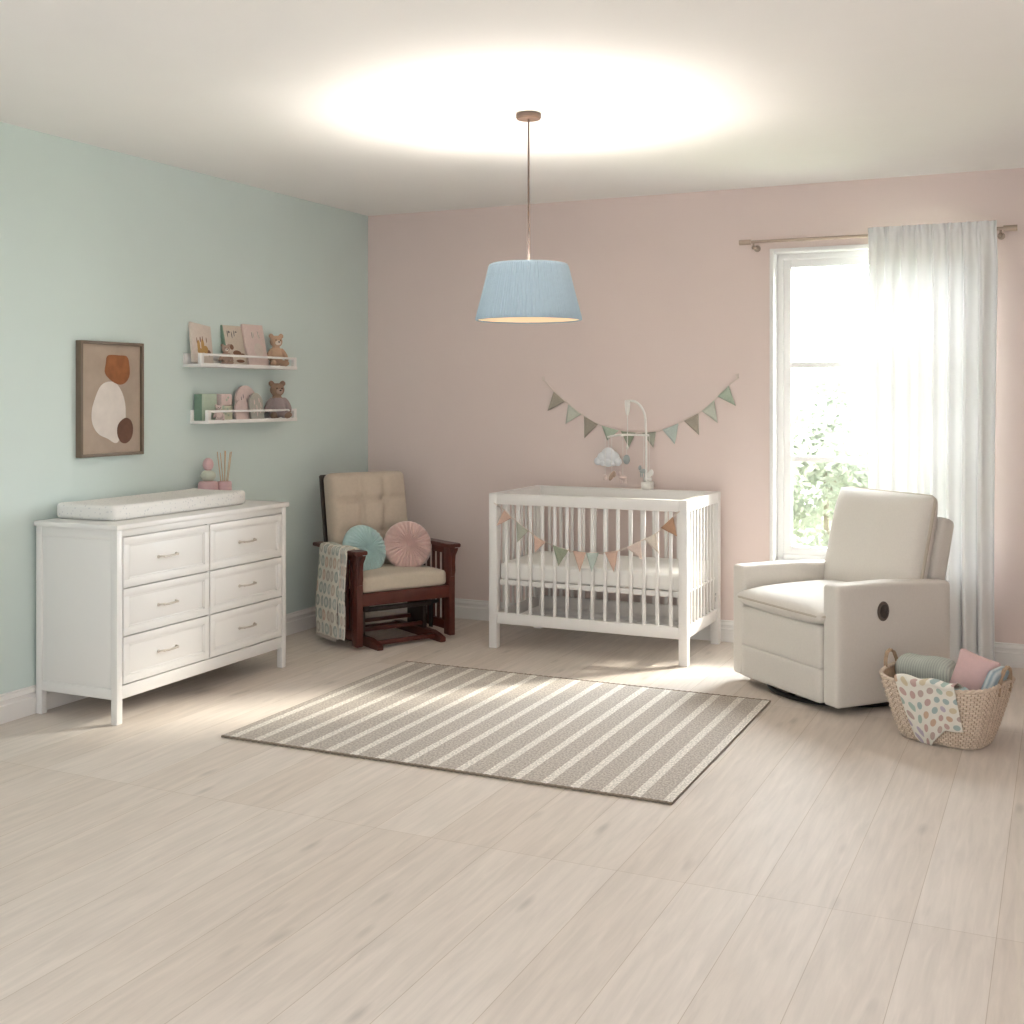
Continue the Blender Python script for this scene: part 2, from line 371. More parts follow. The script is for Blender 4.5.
def softbox(bm, c, s, r, n=10, shape=None, mt=None):
    """rounded box; shape(p, half) may push each vertex afterwards"""
    h = Vector((s[0] / 2, s[1] / 2, s[2] / 2)); r = min(r, min(h) * .999); c = Vector(c); vs = {}
    def pt(p):
        P = Vector((p[0] * h.x, p[1] * h.y, p[2] * h.z))
        I = Vector([max(-(h[i] - r), min(h[i] - r, P[i])) for i in range(3)])
        d = P - I
        if d.length > 1e-9: P = I + d.normalized() * r
        if shape: P = shape(P, h)
        if mt is not None: P = mt @ P
        return P + c
    def V(i, j, k):
        key = (i, j, k)
        if key not in vs:
            vs[key] = bm.verts.new(pt([math.sin(PI / 2 * (2 * q / n - 1)) for q in key]))
        return vs[key]
    for i in range(n):
        for j in range(n):
            bm.faces.new((V(i, j, n), V(i + 1, j, n), V(i + 1, j + 1, n), V(i, j + 1, n)))
            bm.faces.new((V(i, j, 0), V(i, j + 1, 0), V(i + 1, j + 1, 0), V(i + 1, j, 0)))
            bm.faces.new((V(i, 0, j), V(i + 1, 0, j), V(i + 1, 0, j + 1), V(i, 0, j + 1)))
            bm.faces.new((V(i, n, j), V(i, n, j + 1), V(i + 1, n, j + 1), V(i + 1, n, j)))
            bm.faces.new((V(0, i, j), V(0, i, j + 1), V(0, i + 1, j + 1), V(0, i + 1, j)))
            bm.faces.new((V(n, i, j), V(n, i + 1, j), V(n, i + 1, j + 1), V(n, i, j + 1)))
    return bm

def sheet(bm, fn, nu, nv):
    uv = bm.loops.layers.uv.verify()
    g = [[bm.verts.new(fn(i / nu, j / nv)) for j in range(nv + 1)] for i in range(nu + 1)]
    for i in range(nu):
        for j in range(nv):
            f = bm.faces.new((g[i][j], g[i + 1][j], g[i + 1][j + 1], g[i][j + 1]))
            for lp, (a, b) in zip(f.loops, ((i, j), (i + 1, j), (i + 1, j + 1), (i, j + 1))): lp[uv].uv = (a / nu, b / nv)
    return bm
def solid(o, t, off=0):
    md = o.modifiers.new('thickness', 'SOLIDIFY'); md.thickness = t; md.offset = off; return o
def path(pts):
    """arc-length parametrised polyline"""
    pts = [Vector(p) for p in pts]; ls = [0]
    for a, b in zip(pts, pts[1:]): ls.append(ls[-1] + (b - a).length)
    T = ls[-1]
    def f(t):
        d = t * T
        for i in range(len(pts) - 1):
            if d <= ls[i + 1] + 1e-9:
                k = (d - ls[i]) / max(ls[i + 1] - ls[i], 1e-9); return pts[i].lerp(pts[i + 1], k)
        return pts[-1]
    return f
def smooth_pts(pts, n=6, closed=False):
    P = [Vector(p) for p in pts]; k = len(P); o = []
    rng = range(k) if closed else range(k - 1)
    for i in rng:
        if closed: a, b, c, d = P[i - 1], P[i], P[(i + 1) % k], P[(i + 2) % k]
        else: a, b, c, d = P[max(i - 1, 0)], P[i], P[i + 1], P[min(i + 2, k - 1)]
        for j in range(n):
            t = j / n
            o.append(.5 * ((2 * b) + (c - a) * t + (2 * a - 5 * b + 4 * c - d) * t * t + (3 * b - a - 3 * c + d) * t ** 3))
    if not closed: o.append(P[-1])
    return o

# ================================================================== SETTING
XL = -0.028
structure(link('floor', b2(NB(), XL - .15, 5.9, -8.2, .2, -.05, 0), 'floor', smooth=0))
structure(link('ceiling', b2(NB(), XL - .15, 5.9, -8.2, .2, 2.75, 2.85), 'ceiling', smooth=0))
structure(link('wall_left', b2(NB(), XL - .15, XL, -8.2, .2, 0, 2.75), 'green_paint', smooth=0))
structure(link('unseen_wall_right', b2(NB(), 5.75, 5.9, -4.8, .2, 0, 2.75), 'pink_paint', smooth=0))  # out of view; added to keep sun out, cut short to let sky light in
WX0, WX1, WZ0, WZ1 = 2.79, 4.005, .50, 2.37
bm = NB()
b2(bm, XL, WX0, 0, .2, 0, 2.75); b2(bm, WX1, 5.75, 0, .2, 0, 2.75)
b2(bm, WX0, WX1, 0, .2, 0, WZ0); b2(bm, WX0, WX1, 0, .2, WZ1, 2.75)
structure(link('wall_back', bm, 'pink_paint', smooth=0))
def base_prof(): return [(0, 0), (.020, 0), (.020, .078), (.013, .083), (.013, .098), (.016, .102), (.012, .112), (.006, .118), (.006, .126), (0, .130)]
def baseboard(name, p0, p1, nrm):
    bm = NB(); p0 = Vector(p0); p1 = Vector(p1); nrm = Vector(nrm)
    A = [bm.verts.new(p0 + nrm * a + Vector((0, 0, z))) for a, z in base_prof()]
    B = [bm.verts.new(p1 + nrm * a + Vector((0, 0, z))) for a, z in base_prof()]
    n = len(A); bm.faces.new(A); bm.faces.new(B[::-1])
    for i in range(n): bm.faces.new((A[i], B[i], B[(i + 1) % n], A[(i + 1) % n]))
    bmesh.ops.recalc_face_normals(bm, faces=bm.faces)
    return structure(link(name, bm, 'trim', smooth=30))
baseboard('baseboard_left', (XL, -8.2, 0), (XL, 0, 0), (1, 0, 0))
baseboard('baseboard_back', (XL, 0, 0), (5.75, 0, 0), (0, -1, 0))
baseboard('baseboard_right', (5.75, -4.8, 0), (5.75, 0, 0), (-1, 0, 0))

# window: white reveal, frame, sash with two bars, glass
wn = structure(bpy.data.objects.new('window_1', None)); COL.objects.link(wn); wn.location = (3.39, .1, WZ0)
def WL(bm, x0, x1, y0, y1, z0, z1, bev=.003): return b2(bm, x0 - 3.39, x1 - 3.39, y0 - .1, y1 - .1, z0 - WZ0, z1 - WZ0, bev)
bm = NB()
WL(bm, WX0 - .005, WX0 + .02, -.012, .2, WZ0 - .005, WZ1 + .005); WL(bm, WX1 - .02, WX1 + .005, -.012, .2, WZ0 - .005, WZ1 + .005)
WL(bm, WX0 + .02, WX1 - .02, -.0115, .1995, WZ1 - .02, WZ1 + .0045)
link('window_lining', bm, 'vinyl', wn)
bm = NB(); WL(bm, WX0 - .01, WX1 + .01, -.03, .2, WZ0 - .022, WZ0 + .006, .006); link('window_sill', bm, 'vinyl', wn)
bm = NB(); fx0, fx1, fz0, fz1 = WX0 + .02, WX1 - .02, WZ0 + .006, WZ1 - .02
for a in ((fx0, fx0 + .035, fz0, fz1), (fx1 - .035, fx1, fz0, fz1), (fx0 + .035, fx1 - .035, fz0, fz0 + .035), (fx0 + .035, fx1 - .035, fz1 - .035, fz1)):
    WL(bm, a[0], a[1], .09, .17, a[2], a[3])
link('window_frame', bm, 'vinyl', wn)
bm = NB(); sx0, sx1, sz0, sz1 = fx0 + .03, fx1 - .03, fz0 + .03, fz1 - .03
for a in ((sx0, sx0 + .05, sz0, sz1), (sx1 - .05, sx1, sz0, sz1), (sx0 + .05, sx1 - .05, sz0, sz0 + .05), (sx0 + .05, sx1 - .05, sz1 - .05, sz1)):
    WL(bm, a[0], a[1], .105, .155, a[2], a[3])
link('window_sash', bm, 'vinyl', wn)
for z in (1.68, 1.115):
    bm = NB(); WL(bm, sx0 + .05, sx1 - .05, .11, .15, z - .017, z + .017); link('glazing_bar', bm, 'vinyl', wn)
bm = NB(); WL(bm, sx0 + .04, sx1 - .04, .128, .134, sz0 + .04, sz1 - .04, 0); link('window_pane', bm, 'glass', wn, 0)

# ================================================================== OUTSIDE
structure(link('ground_outside', b2(NB(), -22, 34, .6, 40, -.5, -.4), 'lawn', smooth=0))
def tree(name, label, x, y, h, wd, zc, n, lm, seed, leaf=.05):
    rnd = random.Random(seed)
    t = thing(name, label, 'tree', (x, y, -.4), 0, 'trees outside the window')
    verts = []; faces = []
    blobs = [(rnd.gauss(0, wd * .33), rnd.gauss(0, wd * .3), zc + rnd.uniform(-h * .42, h * .42), rnd.uniform(.25, .55) * wd * .6) for _ in range(34)]
    for _ in range(n):
        bxx, byy, bz, br = rnd.choice(blobs)
        d = Vector((rnd.gauss(0, 1), rnd.gauss(0, 1), rnd.gauss(0, 1))).normalized() * br * rnd.uniform(.35, 1.05)
        p = Vector((bxx, byy, max(.15, bz))) + d
        if p.z < .08: p.z = rnd.uniform(.08, .3)
        a = Vector((rnd.gauss(0, 1), rnd.gauss(0, 1), rnd.gauss(0, 1))).normalized(); b = a.orthogonal().normalized()
        k = leaf * rnd.uniform(.6, 1.3); i = len(verts)
        verts += [p - a * k, p + b * k * .4, p + a * k, p - b * k * .4]; faces.append((i, i + 1, i + 2, i + 3))
    me = bpy.data.meshes.new('foliage'); me.from_pydata([tuple(v) for v in verts], [], faces); me.materials.append(lm)
    f = bpy.data.objects.new('foliage', me); COL.objects.link(f); f.parent = t
    bm = NB(); tube(bm, [(0, 0, 0), (.03, 0, zc * .5), (0, .03, zc + h * .2)], [.04, .03, .01], 8)
    for q in range(5):
        a = rnd.uniform(0, 6.28); z = zc * rnd.uniform(.4, .9)
        tube(bm, [(.02, 0, z), (math.cos(a) * wd * .22, math.sin(a) * wd * .22, z + h * .2), (math.cos(a) * wd * .36, math.sin(a) * wd * .36, z + h * .34)], [.015, .01, .004], 6)
    link('trunk', bm, 'bark', t)
lm1 = leaf_mat('pale_leaves', (182, 187, 174)); lm2 = leaf_mat('mid_leaves', (168, 174, 160))
tree('garden_tree', 'pale leafy tree outside filling the lower left of the window', 2.2, 5.0, 2.2, 1.5, 1.0, 14000, lm1, 3)
tree('garden_tree', 'airy pale green tree outside just left of the sheer curtain', 2.55, 9.2, 2.7, 2.0, 1.2, 12000, lm2, 5)
tree('garden_tree', 'leafy tree outside behind the left edge of the sheer curtain', 4.5, 5.6, 1.9, 1.3, 1.1, 9000, lm2, 8)
tree('garden_tree', 'pale tree outside behind the right part of the sheer curtain', 5.6, 9.6, 2.6, 1.8, 1.5, 6500, lm1, 11)

# ================================================================== RUG
rg = thing('area_rug', 'large flat beige rug with thin cream stripes in the middle of the floor', 'rug', (2.0625, -2.13, 0))
link('rug_field', b2(NB(), -1.0225, 1.0225, -.80, .80, .0005, .009, .002), 'rug', rg)
for s in (-1, 1):
    bm = NB(); n = 200
    tube(bm, [(-1.0225 + 2.045 * i / n, s * .803, .006 + .0012 * math.sin(i * 2.2)) for i in range(n + 1)], .0055, 6)
    link('bound_edge', bm, 'rug_edge', rg)
for s in (-1, 1):
    bm = NB(); tube(bm, [(s * 1.0225, -.80 + 1.6 * i / 60, .006) for i in range(61)], .0035, 6)
    link('side_edge', bm, 'rug_edge', rg)

# ================================================================== DRESSER
dr = thing('dresser', 'wide white six-drawer dresser standing against the green wall', 'dresser', (.24, -2.355, 0))
def D(bm, x0, x1, y0, y1, z0, z1, bev=.002): return b2(bm, x0 - .24, x1 - .24, y0 + 2.355, y1 + 2.355, z0, z1, bev)
X0, X1, Y0, Y1 = -.007, .490, -2.985, -1.69
bm = NB(); D(bm, X0 + .01, X1 - .022, Y0 + .008, Y1 - .008, .12, .884)
D(bm, X1 - .03, X1 - .003, Y0 + .036, Y1 - .036, .112, .172); D(bm, X1 - .03, X1 - .003, Y0 + .036, Y1 - .036, .853, .884)
D(bm, X1 - .03, X1 - .008, -2.348, -2.330, .15, .86)
link('carcass', bm, 'white', dr)
for yy in (Y0, Y1):
    for xx in (X0, X1):
        bm = NB(); sx = 1 if xx == X0 else -1; sy = 1 if yy == Y0 else -1
        z1 = .884
        A = (xx, yy); x_in = xx + sx * .036; y_in = yy + sy * .036
        poly = [(xx, yy), (x_in, yy), (x_in, y_in), (xx, y_in)]
        D(bm, min(xx, x_in), max(xx, x_in), min(yy, y_in), max(yy, y_in), .0, z1, .003)
        link('leg', bm, 'white', dr)
for yy, s in ((Y0, 1), (Y1, -1)):
    for za, zb in ((.112, .16), (.84, .884)):
        link('side_rail', D(NB(), X0 + .034, X1 - .034, min(yy + s * .002, yy + s * .012), max(yy + s * .002, yy + s * .012), za, zb), 'white', dr)
bm = NB(); D(bm, X0 - .002, X1 + .014, Y0 - .014, Y1 + .014, .884, .909, .005); link('dresser_top', bm, 'white', dr)
def handle():
    bm = NB()
    for s in (-1, 1): lathe(bm, [(.007, 0), (.007, .002), (.0035, .004), (.0035, .02)], 12, mod=None)
    for v in bm.verts[:]: pass
    bm.free(); bm = NB()
    pts = smooth_pts([(.004, -.062, 0), (.02, -.055, .002), (.026, -.03, 0), (.027, 0, -.001), (.026, .03, 0), (.02, .055, .002), (.004, .062, 0)], 5)
    tube(bm, pts, [.0048] * len(pts), 10)
    for s in (-1, 1):
        ellipsoid(bm, (.003, s * .062, 0), (.004, .009, .009)); ellipsoid(bm, (.024, s * .046, .001), (.006, .008, .006))
    return bm
hsrc = None
for ya, yb in ((Y0 + .041, -2.344), (-2.334, Y1 - .041)):
    for za, zb in ((.178, .392), (.398, .612), (.618, .848)):
        yc, zc = (ya + yb) / 2, (za + zb) / 2; wy, hz = (yb - ya) / 2, (zb - za) / 2
        bm = NB(); b2(bm, -.018, -.006, -wy, wy, -hz, hz, .0015)
        b2(bm, -.006, .001, -wy, wy, hz - .036, hz, .002); b2(bm, -.006, .001, -wy, wy, -hz, -hz + .036, .002)
        b2(bm, -.006, .001, -wy, -wy + .036, -hz + .034, hz - .034, .002); b2(bm, -.006, .001, wy - .036, wy, -hz + .034, hz - .034, .002)
        # small inner step moulding
        for (a0, a1, c0, c1) in ((-wy + .034, wy - .034, hz - .044, hz - .035), (-wy + .034, wy - .034, -hz + .035, -hz + .044),
                                 (-wy + .035, -wy + .044, -hz + .036, hz - .036), (wy - .044, wy - .035, -hz + .036, hz - .036)):
            b2(bm, -.007, -.003, a0, a1, c0, c1, .001)
        d = link('drawer', bm, 'white', dr); d.location = (X1 - .24, yc + 2.355, zc)
        if hsrc is None:
            hsrc = link('handle', handle(), 'nickel', d); hsrc.location = (-.006, 0, 0); hsrc['label'] = 'brushed metal bow handle'
        else:
            inst(hsrc, d, (-.006, 0, 0))

# changing pad
def pad_shape(P, h):
    u, v = P.x / h.x, P.y / h.y
    if P.z > 0: P.z -= .018 * max(0, 1 - abs(u) ** 3) * max(0, 1 - abs(v) ** 6)   # raised long sides
    P.x *= 1 - .03 * (abs(v) ** 8)
    return P
cp = tag(link('changing_pad', softbox(NB(), (0, 0, 0), (.372, 1.0, .078), .022, 20, pad_shape), 'speckle', None, 60),
         'white speckled changing pad with raised sides lying on the dresser', 'changing pad')
cp.location = (.192, -2.385, .9095 + .039)

# ornament and reed diffuser
orn = thing('stacked_ornament', 'pink and pale green rounded stacked ornament on the back of the dresser', 'ornament', (.062, -1.825, .909)); orn.scale = (.93, .93, 1.16)
lathe_p = [(.05, 0), (.058, .006), (.06, .03), (.06, .075), (.056, .09), (.046, .096), (.02, .098)]
link('base_block', lathe(NB(), lathe_p, 32), 'rose_jar', orn)
bm = NB(); ellipsoid(bm, (.0, .0, .122), (.046, .046, .029), u=28); link('middle_bead', bm, 'mint_jar', orn)
bm = NB(); ellipsoid(bm, (.0, .0, .176), (.032, .032, .032), u=28); link('top_bead', bm, 'rose_jar', orn)
jr = tag(link('ceramic_jar', lathe(NB(), [(.03, 0), (.035, .005), (.036, .08), (.033, .092), (.026, .095), (.024, .09)], 28), 'rose_jar'),
         'small plain dusty pink jar right beside the stacked ornament', 'jar')
jr.location = (.03, -1.747, .909); jr.scale = (.75, .75, 1.05)
df = thing('reed_diffuser', 'dusty pink pot with thin tan reeds on the dresser', 'reed diffuser', (.105, -1.738, .909)); df.scale = (.98, .98, 1.1)
link('pot', lathe(NB(), [(.034, 0), (.04, .005), (.042, .03), (.042, .085), (.039, .096), (.03, .098), (.029, .09)], 28), 'rose_jar', df)
for k, (a, b) in enumerate(((-.055, .02), (-.035, -.02), (-.008, .01), (.022, -.01), (.045, .012), (.062, -.012))):
    bm = NB(); tube(bm, [(b * .4, a * .15, .02), (b, a * 1.1, .255 - abs(a) * .2)], .0024, 6); link('reed', bm, 'reed', df)

# ================================================================== WALL ART
art = thing('framed_picture', 'tall framed abstract picture of rust, white and brown shapes on the green wall', 'picture', (XL, -2.4945, 1.19))
b_ = NB(); Wd, Hd = .2215, .58
for a in ((-Wd, -Wd + .016, 0, Hd), (Wd - .016, Wd, 0, Hd)): b2(b_, .0005, .036, a[0], a[1], a[2], a[3], .002)
for a in ((-Wd + .014, Wd - .014, 0, .016), (-Wd + .014, Wd - .014, Hd - .016, Hd)): b2(b_, .0005, .036, a[0], a[1], a[2], a[3], .002)
link('picture_frame', b_, 'frame_wood', art)
link('canvas', b2(NB(), .001, .022, -Wd + .012, Wd - .012, .012, Hd - .012, 0), 'canvas', art, 0)
def blob_part(name, pts, x0, x1, m):   # pts: (world y, world z)
    P = smooth_pts([(y + 2.4945, z - 1.19, 0) for y, z in pts], 6, True)
    link(name, prism(NB(), [(p.x, p.y) for p in P], x0, x1, 'X'), m, art, 30)
blob_part('white_shape', [(-2.53, 1.565), (-2.47, 1.563), (-2.425, 1.52), (-2.40, 1.46), (-2.395, 1.40), (-2.40, 1.33), (-2.44, 1.27), (-2.47, 1.255), (-2.52, 1.278), (-2.585, 1.305), (-2.625, 1.355), (-2.63, 1.42), (-2.61, 1.48), (-2.575, 1.54)], .022, .0228, 'artwhite')
blob_part('rust_shape', [(-2.52, 1.70), (-2.44, 1.703), (-2.385, 1.697), (-2.368, 1.65), (-2.368, 1.60), (-2.395, 1.565), (-2.44, 1.553), (-2.495, 1.572), (-2.54, 1.61), (-2.535, 1.66)], .0225, .0234, 'rust')
blob_part('brown_shape', [(-2.40, 1.382), (-2.36, 1.37), (-2.342, 1.33), (-2.352, 1.28), (-2.39, 1.252), (-2.43, 1.26), (-2.455, 1.30), (-2.448, 1.35)], .0225, .0236, 'brown_paint')

# ================================================================== WALL SHELVES
def shelf(label, y0, y1, z0):
    s = thing('wall_shelf', label, 'shelf', (XL, (y0 + y1) / 2, z0), 0, 'white ledges on the green wall'); hw = (y1 - y0) / 2; dp = .125
    link('shelf_board', b2(NB(), .0, dp, -hw, hw, 0, .016, .002), 'white', s)
    link('back_board', b2(NB(), .0, .012, -hw, hw, .016, .076, .002), 'white', s)
    for e in (-1, 1):
        link('end_piece', b2(NB(), dp - .02, dp, e * hw - (.03 if e > 0 else 0), e * hw + (.03 if e < 0 else 0), .016, .076, .002), 'white', s)
    link('front_rail', b2(NB(), dp - .012, dp - .001, -hw + .03, hw - .03, .062, .075, .002), 'white', s)
    link('front_lip', b2(NB(), dp + .0002, dp + .004, -hw, hw, .0005, .021, .001), 'white', s)
    return s
SZ1, SZ2 = 1.655, 1.34
shelf('upper white picture ledge with a front rail on the green wall', -1.93, -1.03, SZ1)
shelf('lower white picture ledge with a front rail on the green wall', -1.87, -1.03, SZ2)
XS = XL   # wall face
def leanmat(deg): return Matrix.Rotation(R_(-deg), 4, 'Y')
def card(label, yc, z, wd, ht, m, prints, tilt=0, spine=None, cat='book', lean=12, x=.045, name='picture_book'):
    t = thing(name, label, cat, (XS + x, yc, z), 0)
    t.rotation_euler = (R_(tilt), R_(-lean), 0)
    link('cover', b2(NB(), .0, .016, -wd / 2, wd / 2, 0, ht, .0015), m, t)
    if spine: link('spine', b2(NB(), -.006, .0165, -wd / 2 - .006, -wd / 2 + .004, 0, ht, .0015), spine, t)
    for k, (nm, pm, ells) in enumerate(prints):
        for (a, b, sa, sb) in ells: link(nm, ellipsoid(NB(), (.0165, a * wd, b * ht), (.0012, sa * wd, sb * ht), u=14, v=8), pm, t)
    return t
Z1 = SZ1 + .0165; Z2 = SZ2 + .0165
card('cream picture book with brown animals tilted at the left end of the upper shelf', -1.825, Z1, .17, .23, 'card_cream',
     [('animal_print', 'print_gold', [(-.18, .42, .07, .16), (.02, .45, .08, .18), (.16, .36, .13, .11), (-.12, .30, .14, .08)]),
      ('line_print', 'print_brown', [(-.25, .56, .02, .08), (-.08, .60, .03, .07), (.03, .62, .02, .08), (.3, .30, .10, .08), (.22, .62, .02, .07)])], tilt=-7)
card('beige picture book with a green spine in the middle of the upper shelf', -1.505, Z1, .19, .235, 'card_beige',
     [('animal_print', 'print_brown', [(-.22, .45, .10, .07), (.0, .30, .2, .07), (.25, .25, .12, .05), (.1, .1, .2, .04)]),
      ('line_print', 'print_grey', [(-.32, .78, .02, .09), (-.24, .83, .05, .03), (-.12, .76, .02, .09), (.0, .8, .02, .08), (.1, .84, .05, .02)])], spine='green_spine', x=.04)
card('pink picture book with a bunny face leaning on the upper shelf', -1.335, Z1, .19, .25, 'card_pink',
     [('bunny_print', 'print_grey', [(-.13, .74, .012, .08), (-.06, .74, .012, .07), (.17, .76, .012, .08), (.22, .72, .012, .06), (.14, .40, .03, .05)]),
      ('face_print', 'card_cream', [(.1, .38, .24, .17), (-.09, .74, .05, .10), (.19, .74, .05, .10)])], x=.058)

def bear(label, y, x, z, k, furm, body=None, name='teddy_bear', rz=R_(58)):
    """seated soft toy facing +x after rotation; built facing -Y"""
    t = thing(name, label, 'soft toy', (XS + x, y, z), rz); t.scale = (k, k, k)
    bm = NB()
    ellipsoid(bm, (0, 0, .078), (.052, .044, .075))
    ellipsoid(bm, (0, -.006, .182), (.046, .042, .043))
    for s in (-1, 1):
        ellipsoid(bm, (s * .038, -.002, .222), (.019, .012, .019))
        ellipsoid(bm, (s * .06, -.018, .085), (.018, .02, .055), Matrix.Rotation(s * R_(-28), 4, 'Y'))
        ellipsoid(bm, (s * .042, -.05, .024), (.024, .052, .023), Matrix.Rotation(s * R_(18), 4, 'Z'))
    o = link('body', bm, furm, t, 180)
    md = o.modifiers.new('joined_fur', 'REMESH'); md.mode = 'VOXEL'; md.voxel_size = .006; md.use_smooth_shade = True
    bm = NB(); ellipsoid(bm, (0, -.045, .172), (.022, .016, .017)); link('muzzle', bm, 'card_cream' if body is None else 'soft_tan', t)
    bm = NB(); ellipsoid(bm, (0, -.061, .178), (.007, .005, .005)); link('nose', bm, 'dark', t)
    for s in (-1, 1):
        bm = NB(); ellipsoid(bm, (s * .017, -.045, .192), (.0045, .004, .0045)); link('eye', bm, 'dark', t)
    if body:
        bm = NB(); ellipsoid(bm, (0, -.002, .076), (.056, .049, .07))
        for s in (-1, 1):
            ellipsoid(bm, (s * .06, -.018, .088), (.022, .024, .052), Matrix.Rotation(s * R_(-28), 4, 'Y'))
            ellipsoid(bm, (s * .042, -.046, .026), (.027, .044, .026), Matrix.Rotation(s * R_(18), 4, 'Z'))
        o = link('romper', bm, body, t, 180); md = o.modifiers.new('joined_cloth', 'REMESH'); md.mode = 'VOXEL'; md.voxel_size = .006; md.use_smooth_shade = True
    return t
bear('tan teddy bear sitting at the right end of the upper shelf', -1.155, .06, Z1, .84, 'tan_fur', None)
bear('small pale toy animal between the books on the upper shelf', -1.655, .075, Z1, .5, 'soft_tan', None, 'toy_animal')
bear('brown teddy bear in a grey romper sitting on the lower shelf', -1.145, .06, Z2, .96, 'brown_fur', 'lilac_fabric')
bear('small pink toy animal before the mint box on the lower shelf', -1.745, .098, Z2, .38, 'blush', None, 'toy_animal')
t = thing('keepsake_box', 'mint green box with a dark green side at the left of the lower shelf', 'box', (XS + .041, -1.785, Z2))
link('box_body', b2(NB(), -.028, .028, -.062, .062, 0, .150, .004), 'mint_box', t); link('box_side', b2(NB(), -.0285, .024, -.066, -.06, 0, .148, .002), 'green_spine', t)
t = thing('patterned_block', 'cream and pale green block with pink top in the middle left of the lower shelf', 'box', (XS + .06, -1.655, Z2))
link('block_body', b2(NB(), -.028, .028, -.05, .05, 0, .082, .005), 'cream_box', t)
link('block_top', b2(NB(), -.027, .027, -.049, .049, .082, .15, .008), 'blush', t)
for k in range(9): link('leaf_print', ellipsoid(NB(), (.028, random.uniform(-.038, .038), random.uniform(.02, .135)), (.0015, .008, .007), u=10, v=6), 'mint_box', t)
t = thing('arch_plaque', 'pale pink rounded nursery plaque on the lower shelf', 'plaque', (XS + .055, -1.43, Z2)); t.rotation_euler = (0, R_(-8), 0)
def archpoly(wd, ht, n=14, y=0): return [(y - wd / 2, 0), (y + wd / 2, 0)] + [(y + math.cos(PI * i / n) * wd / 2, ht - wd / 2 + math.sin(PI * i / n) * wd / 2) for i in range(n + 1)]
link('plaque_board', prism(NB(), archpoly(.20, .20), 0, .014, 'X'), 'blush', t, 40)
for (a, b) in ((-.05, .12), (-.03, .135), (.0, .11), (.03, .13), (-.055, .09)): link('line_print', ellipsoid(NB(), (.0145, a, b), (.001, .003, .014), u=10, v=6), 'print_grey', t)
t = thing('egg_plaque', 'small pink egg-shaped plaque at the left of the rounded plaque', 'plaque', (XS + .085, -1.53, Z2)); t.rotation_euler = (0, R_(-6), 0)
link('plaque_board', prism(NB(), archpoly(.105, .115), 0, .012, 'X'), 'blush', t, 40)
t = thing('floral_plaque', 'small sage plaque with leaf drawings before the rounded plaque', 'plaque', (XS + .083, -1.38, Z2)); t.rotation_euler = (0, R_(-6), 0)
link('plaque_board', prism(NB(), archpoly(.125, .155), 0, .012, 'X'), 'greyplush', t, 40)
for (a, b) in ((-.03, .05), (0, .07), (.03, .05), (-.02, .1), (.025, .11), (.0, .03), (.04, .085)): link('leaf_print', ellipsoid(NB(), (.0125, a, b), (.001, .005, .016), u=10, v=6), 'blush', t)

# ================================================================== PENDANT LAMP
lp = thing('pendant_lamp', 'blue pleated drum pendant lamp hanging on a cord above the rug', 'lamp', (2.230, -2.304, 1.830)); lp.scale = (1.015, 1.015, 1)
bm = NB(); tube(bm, [(0, 0, .2), (0, 0, .905)], .0045, 8); link('cord', bm, 'cord', lp)
link('ceiling_rose', lathe(NB(), [(.05, .893), (.055, .9), (.055, .9165)], 28), 'cord', lp)
npl = 110
def pleat(r, z, a): return r + .0016 * math.cos(npl * a) + .0012 * math.cos(37 * a + 1)
prof = [(.227, .002), (.2315, .004), (.2305, .012), (.222, .045), (.2, .13), (.183, .20), (.174, .238), (.168, .248), (.160, .252)]
link('lamp_shade', lathe(NB(), prof, npl * 4, mod=pleat, capb=False, capt=False), 'shade', lp, 180)
bm = NB(); tube(bm, [(.2285 * math.cos(2 * PI * i / 80), .2285 * math.sin(2 * PI * i / 80), .004) for i in range(80)], .004, 8, True); link('hem_ring', bm, 'shade', lp)
bm = NB()
for k in range(3): tube(bm, [(0, 0, .235), (.16 * math.cos(k * 2.094), .16 * math.sin(k * 2.094), .25)], .003, 6)
link('spider', bm, 'rod', lp)
link('diffuser', lathe(NB(), [(.0, .006), (.2255, .006), (.2255, .010), (.0, .010)], 64, capb=False, capt=False), 'diffuser', lp)
bm = NB(); ellipsoid(bm, (0, 0, .13), (.03, .03, .04)); tube(bm, [(0, 0, .16), (0, 0, .22)], .016, 14); link('bulb', bm, 'bulb', lp)

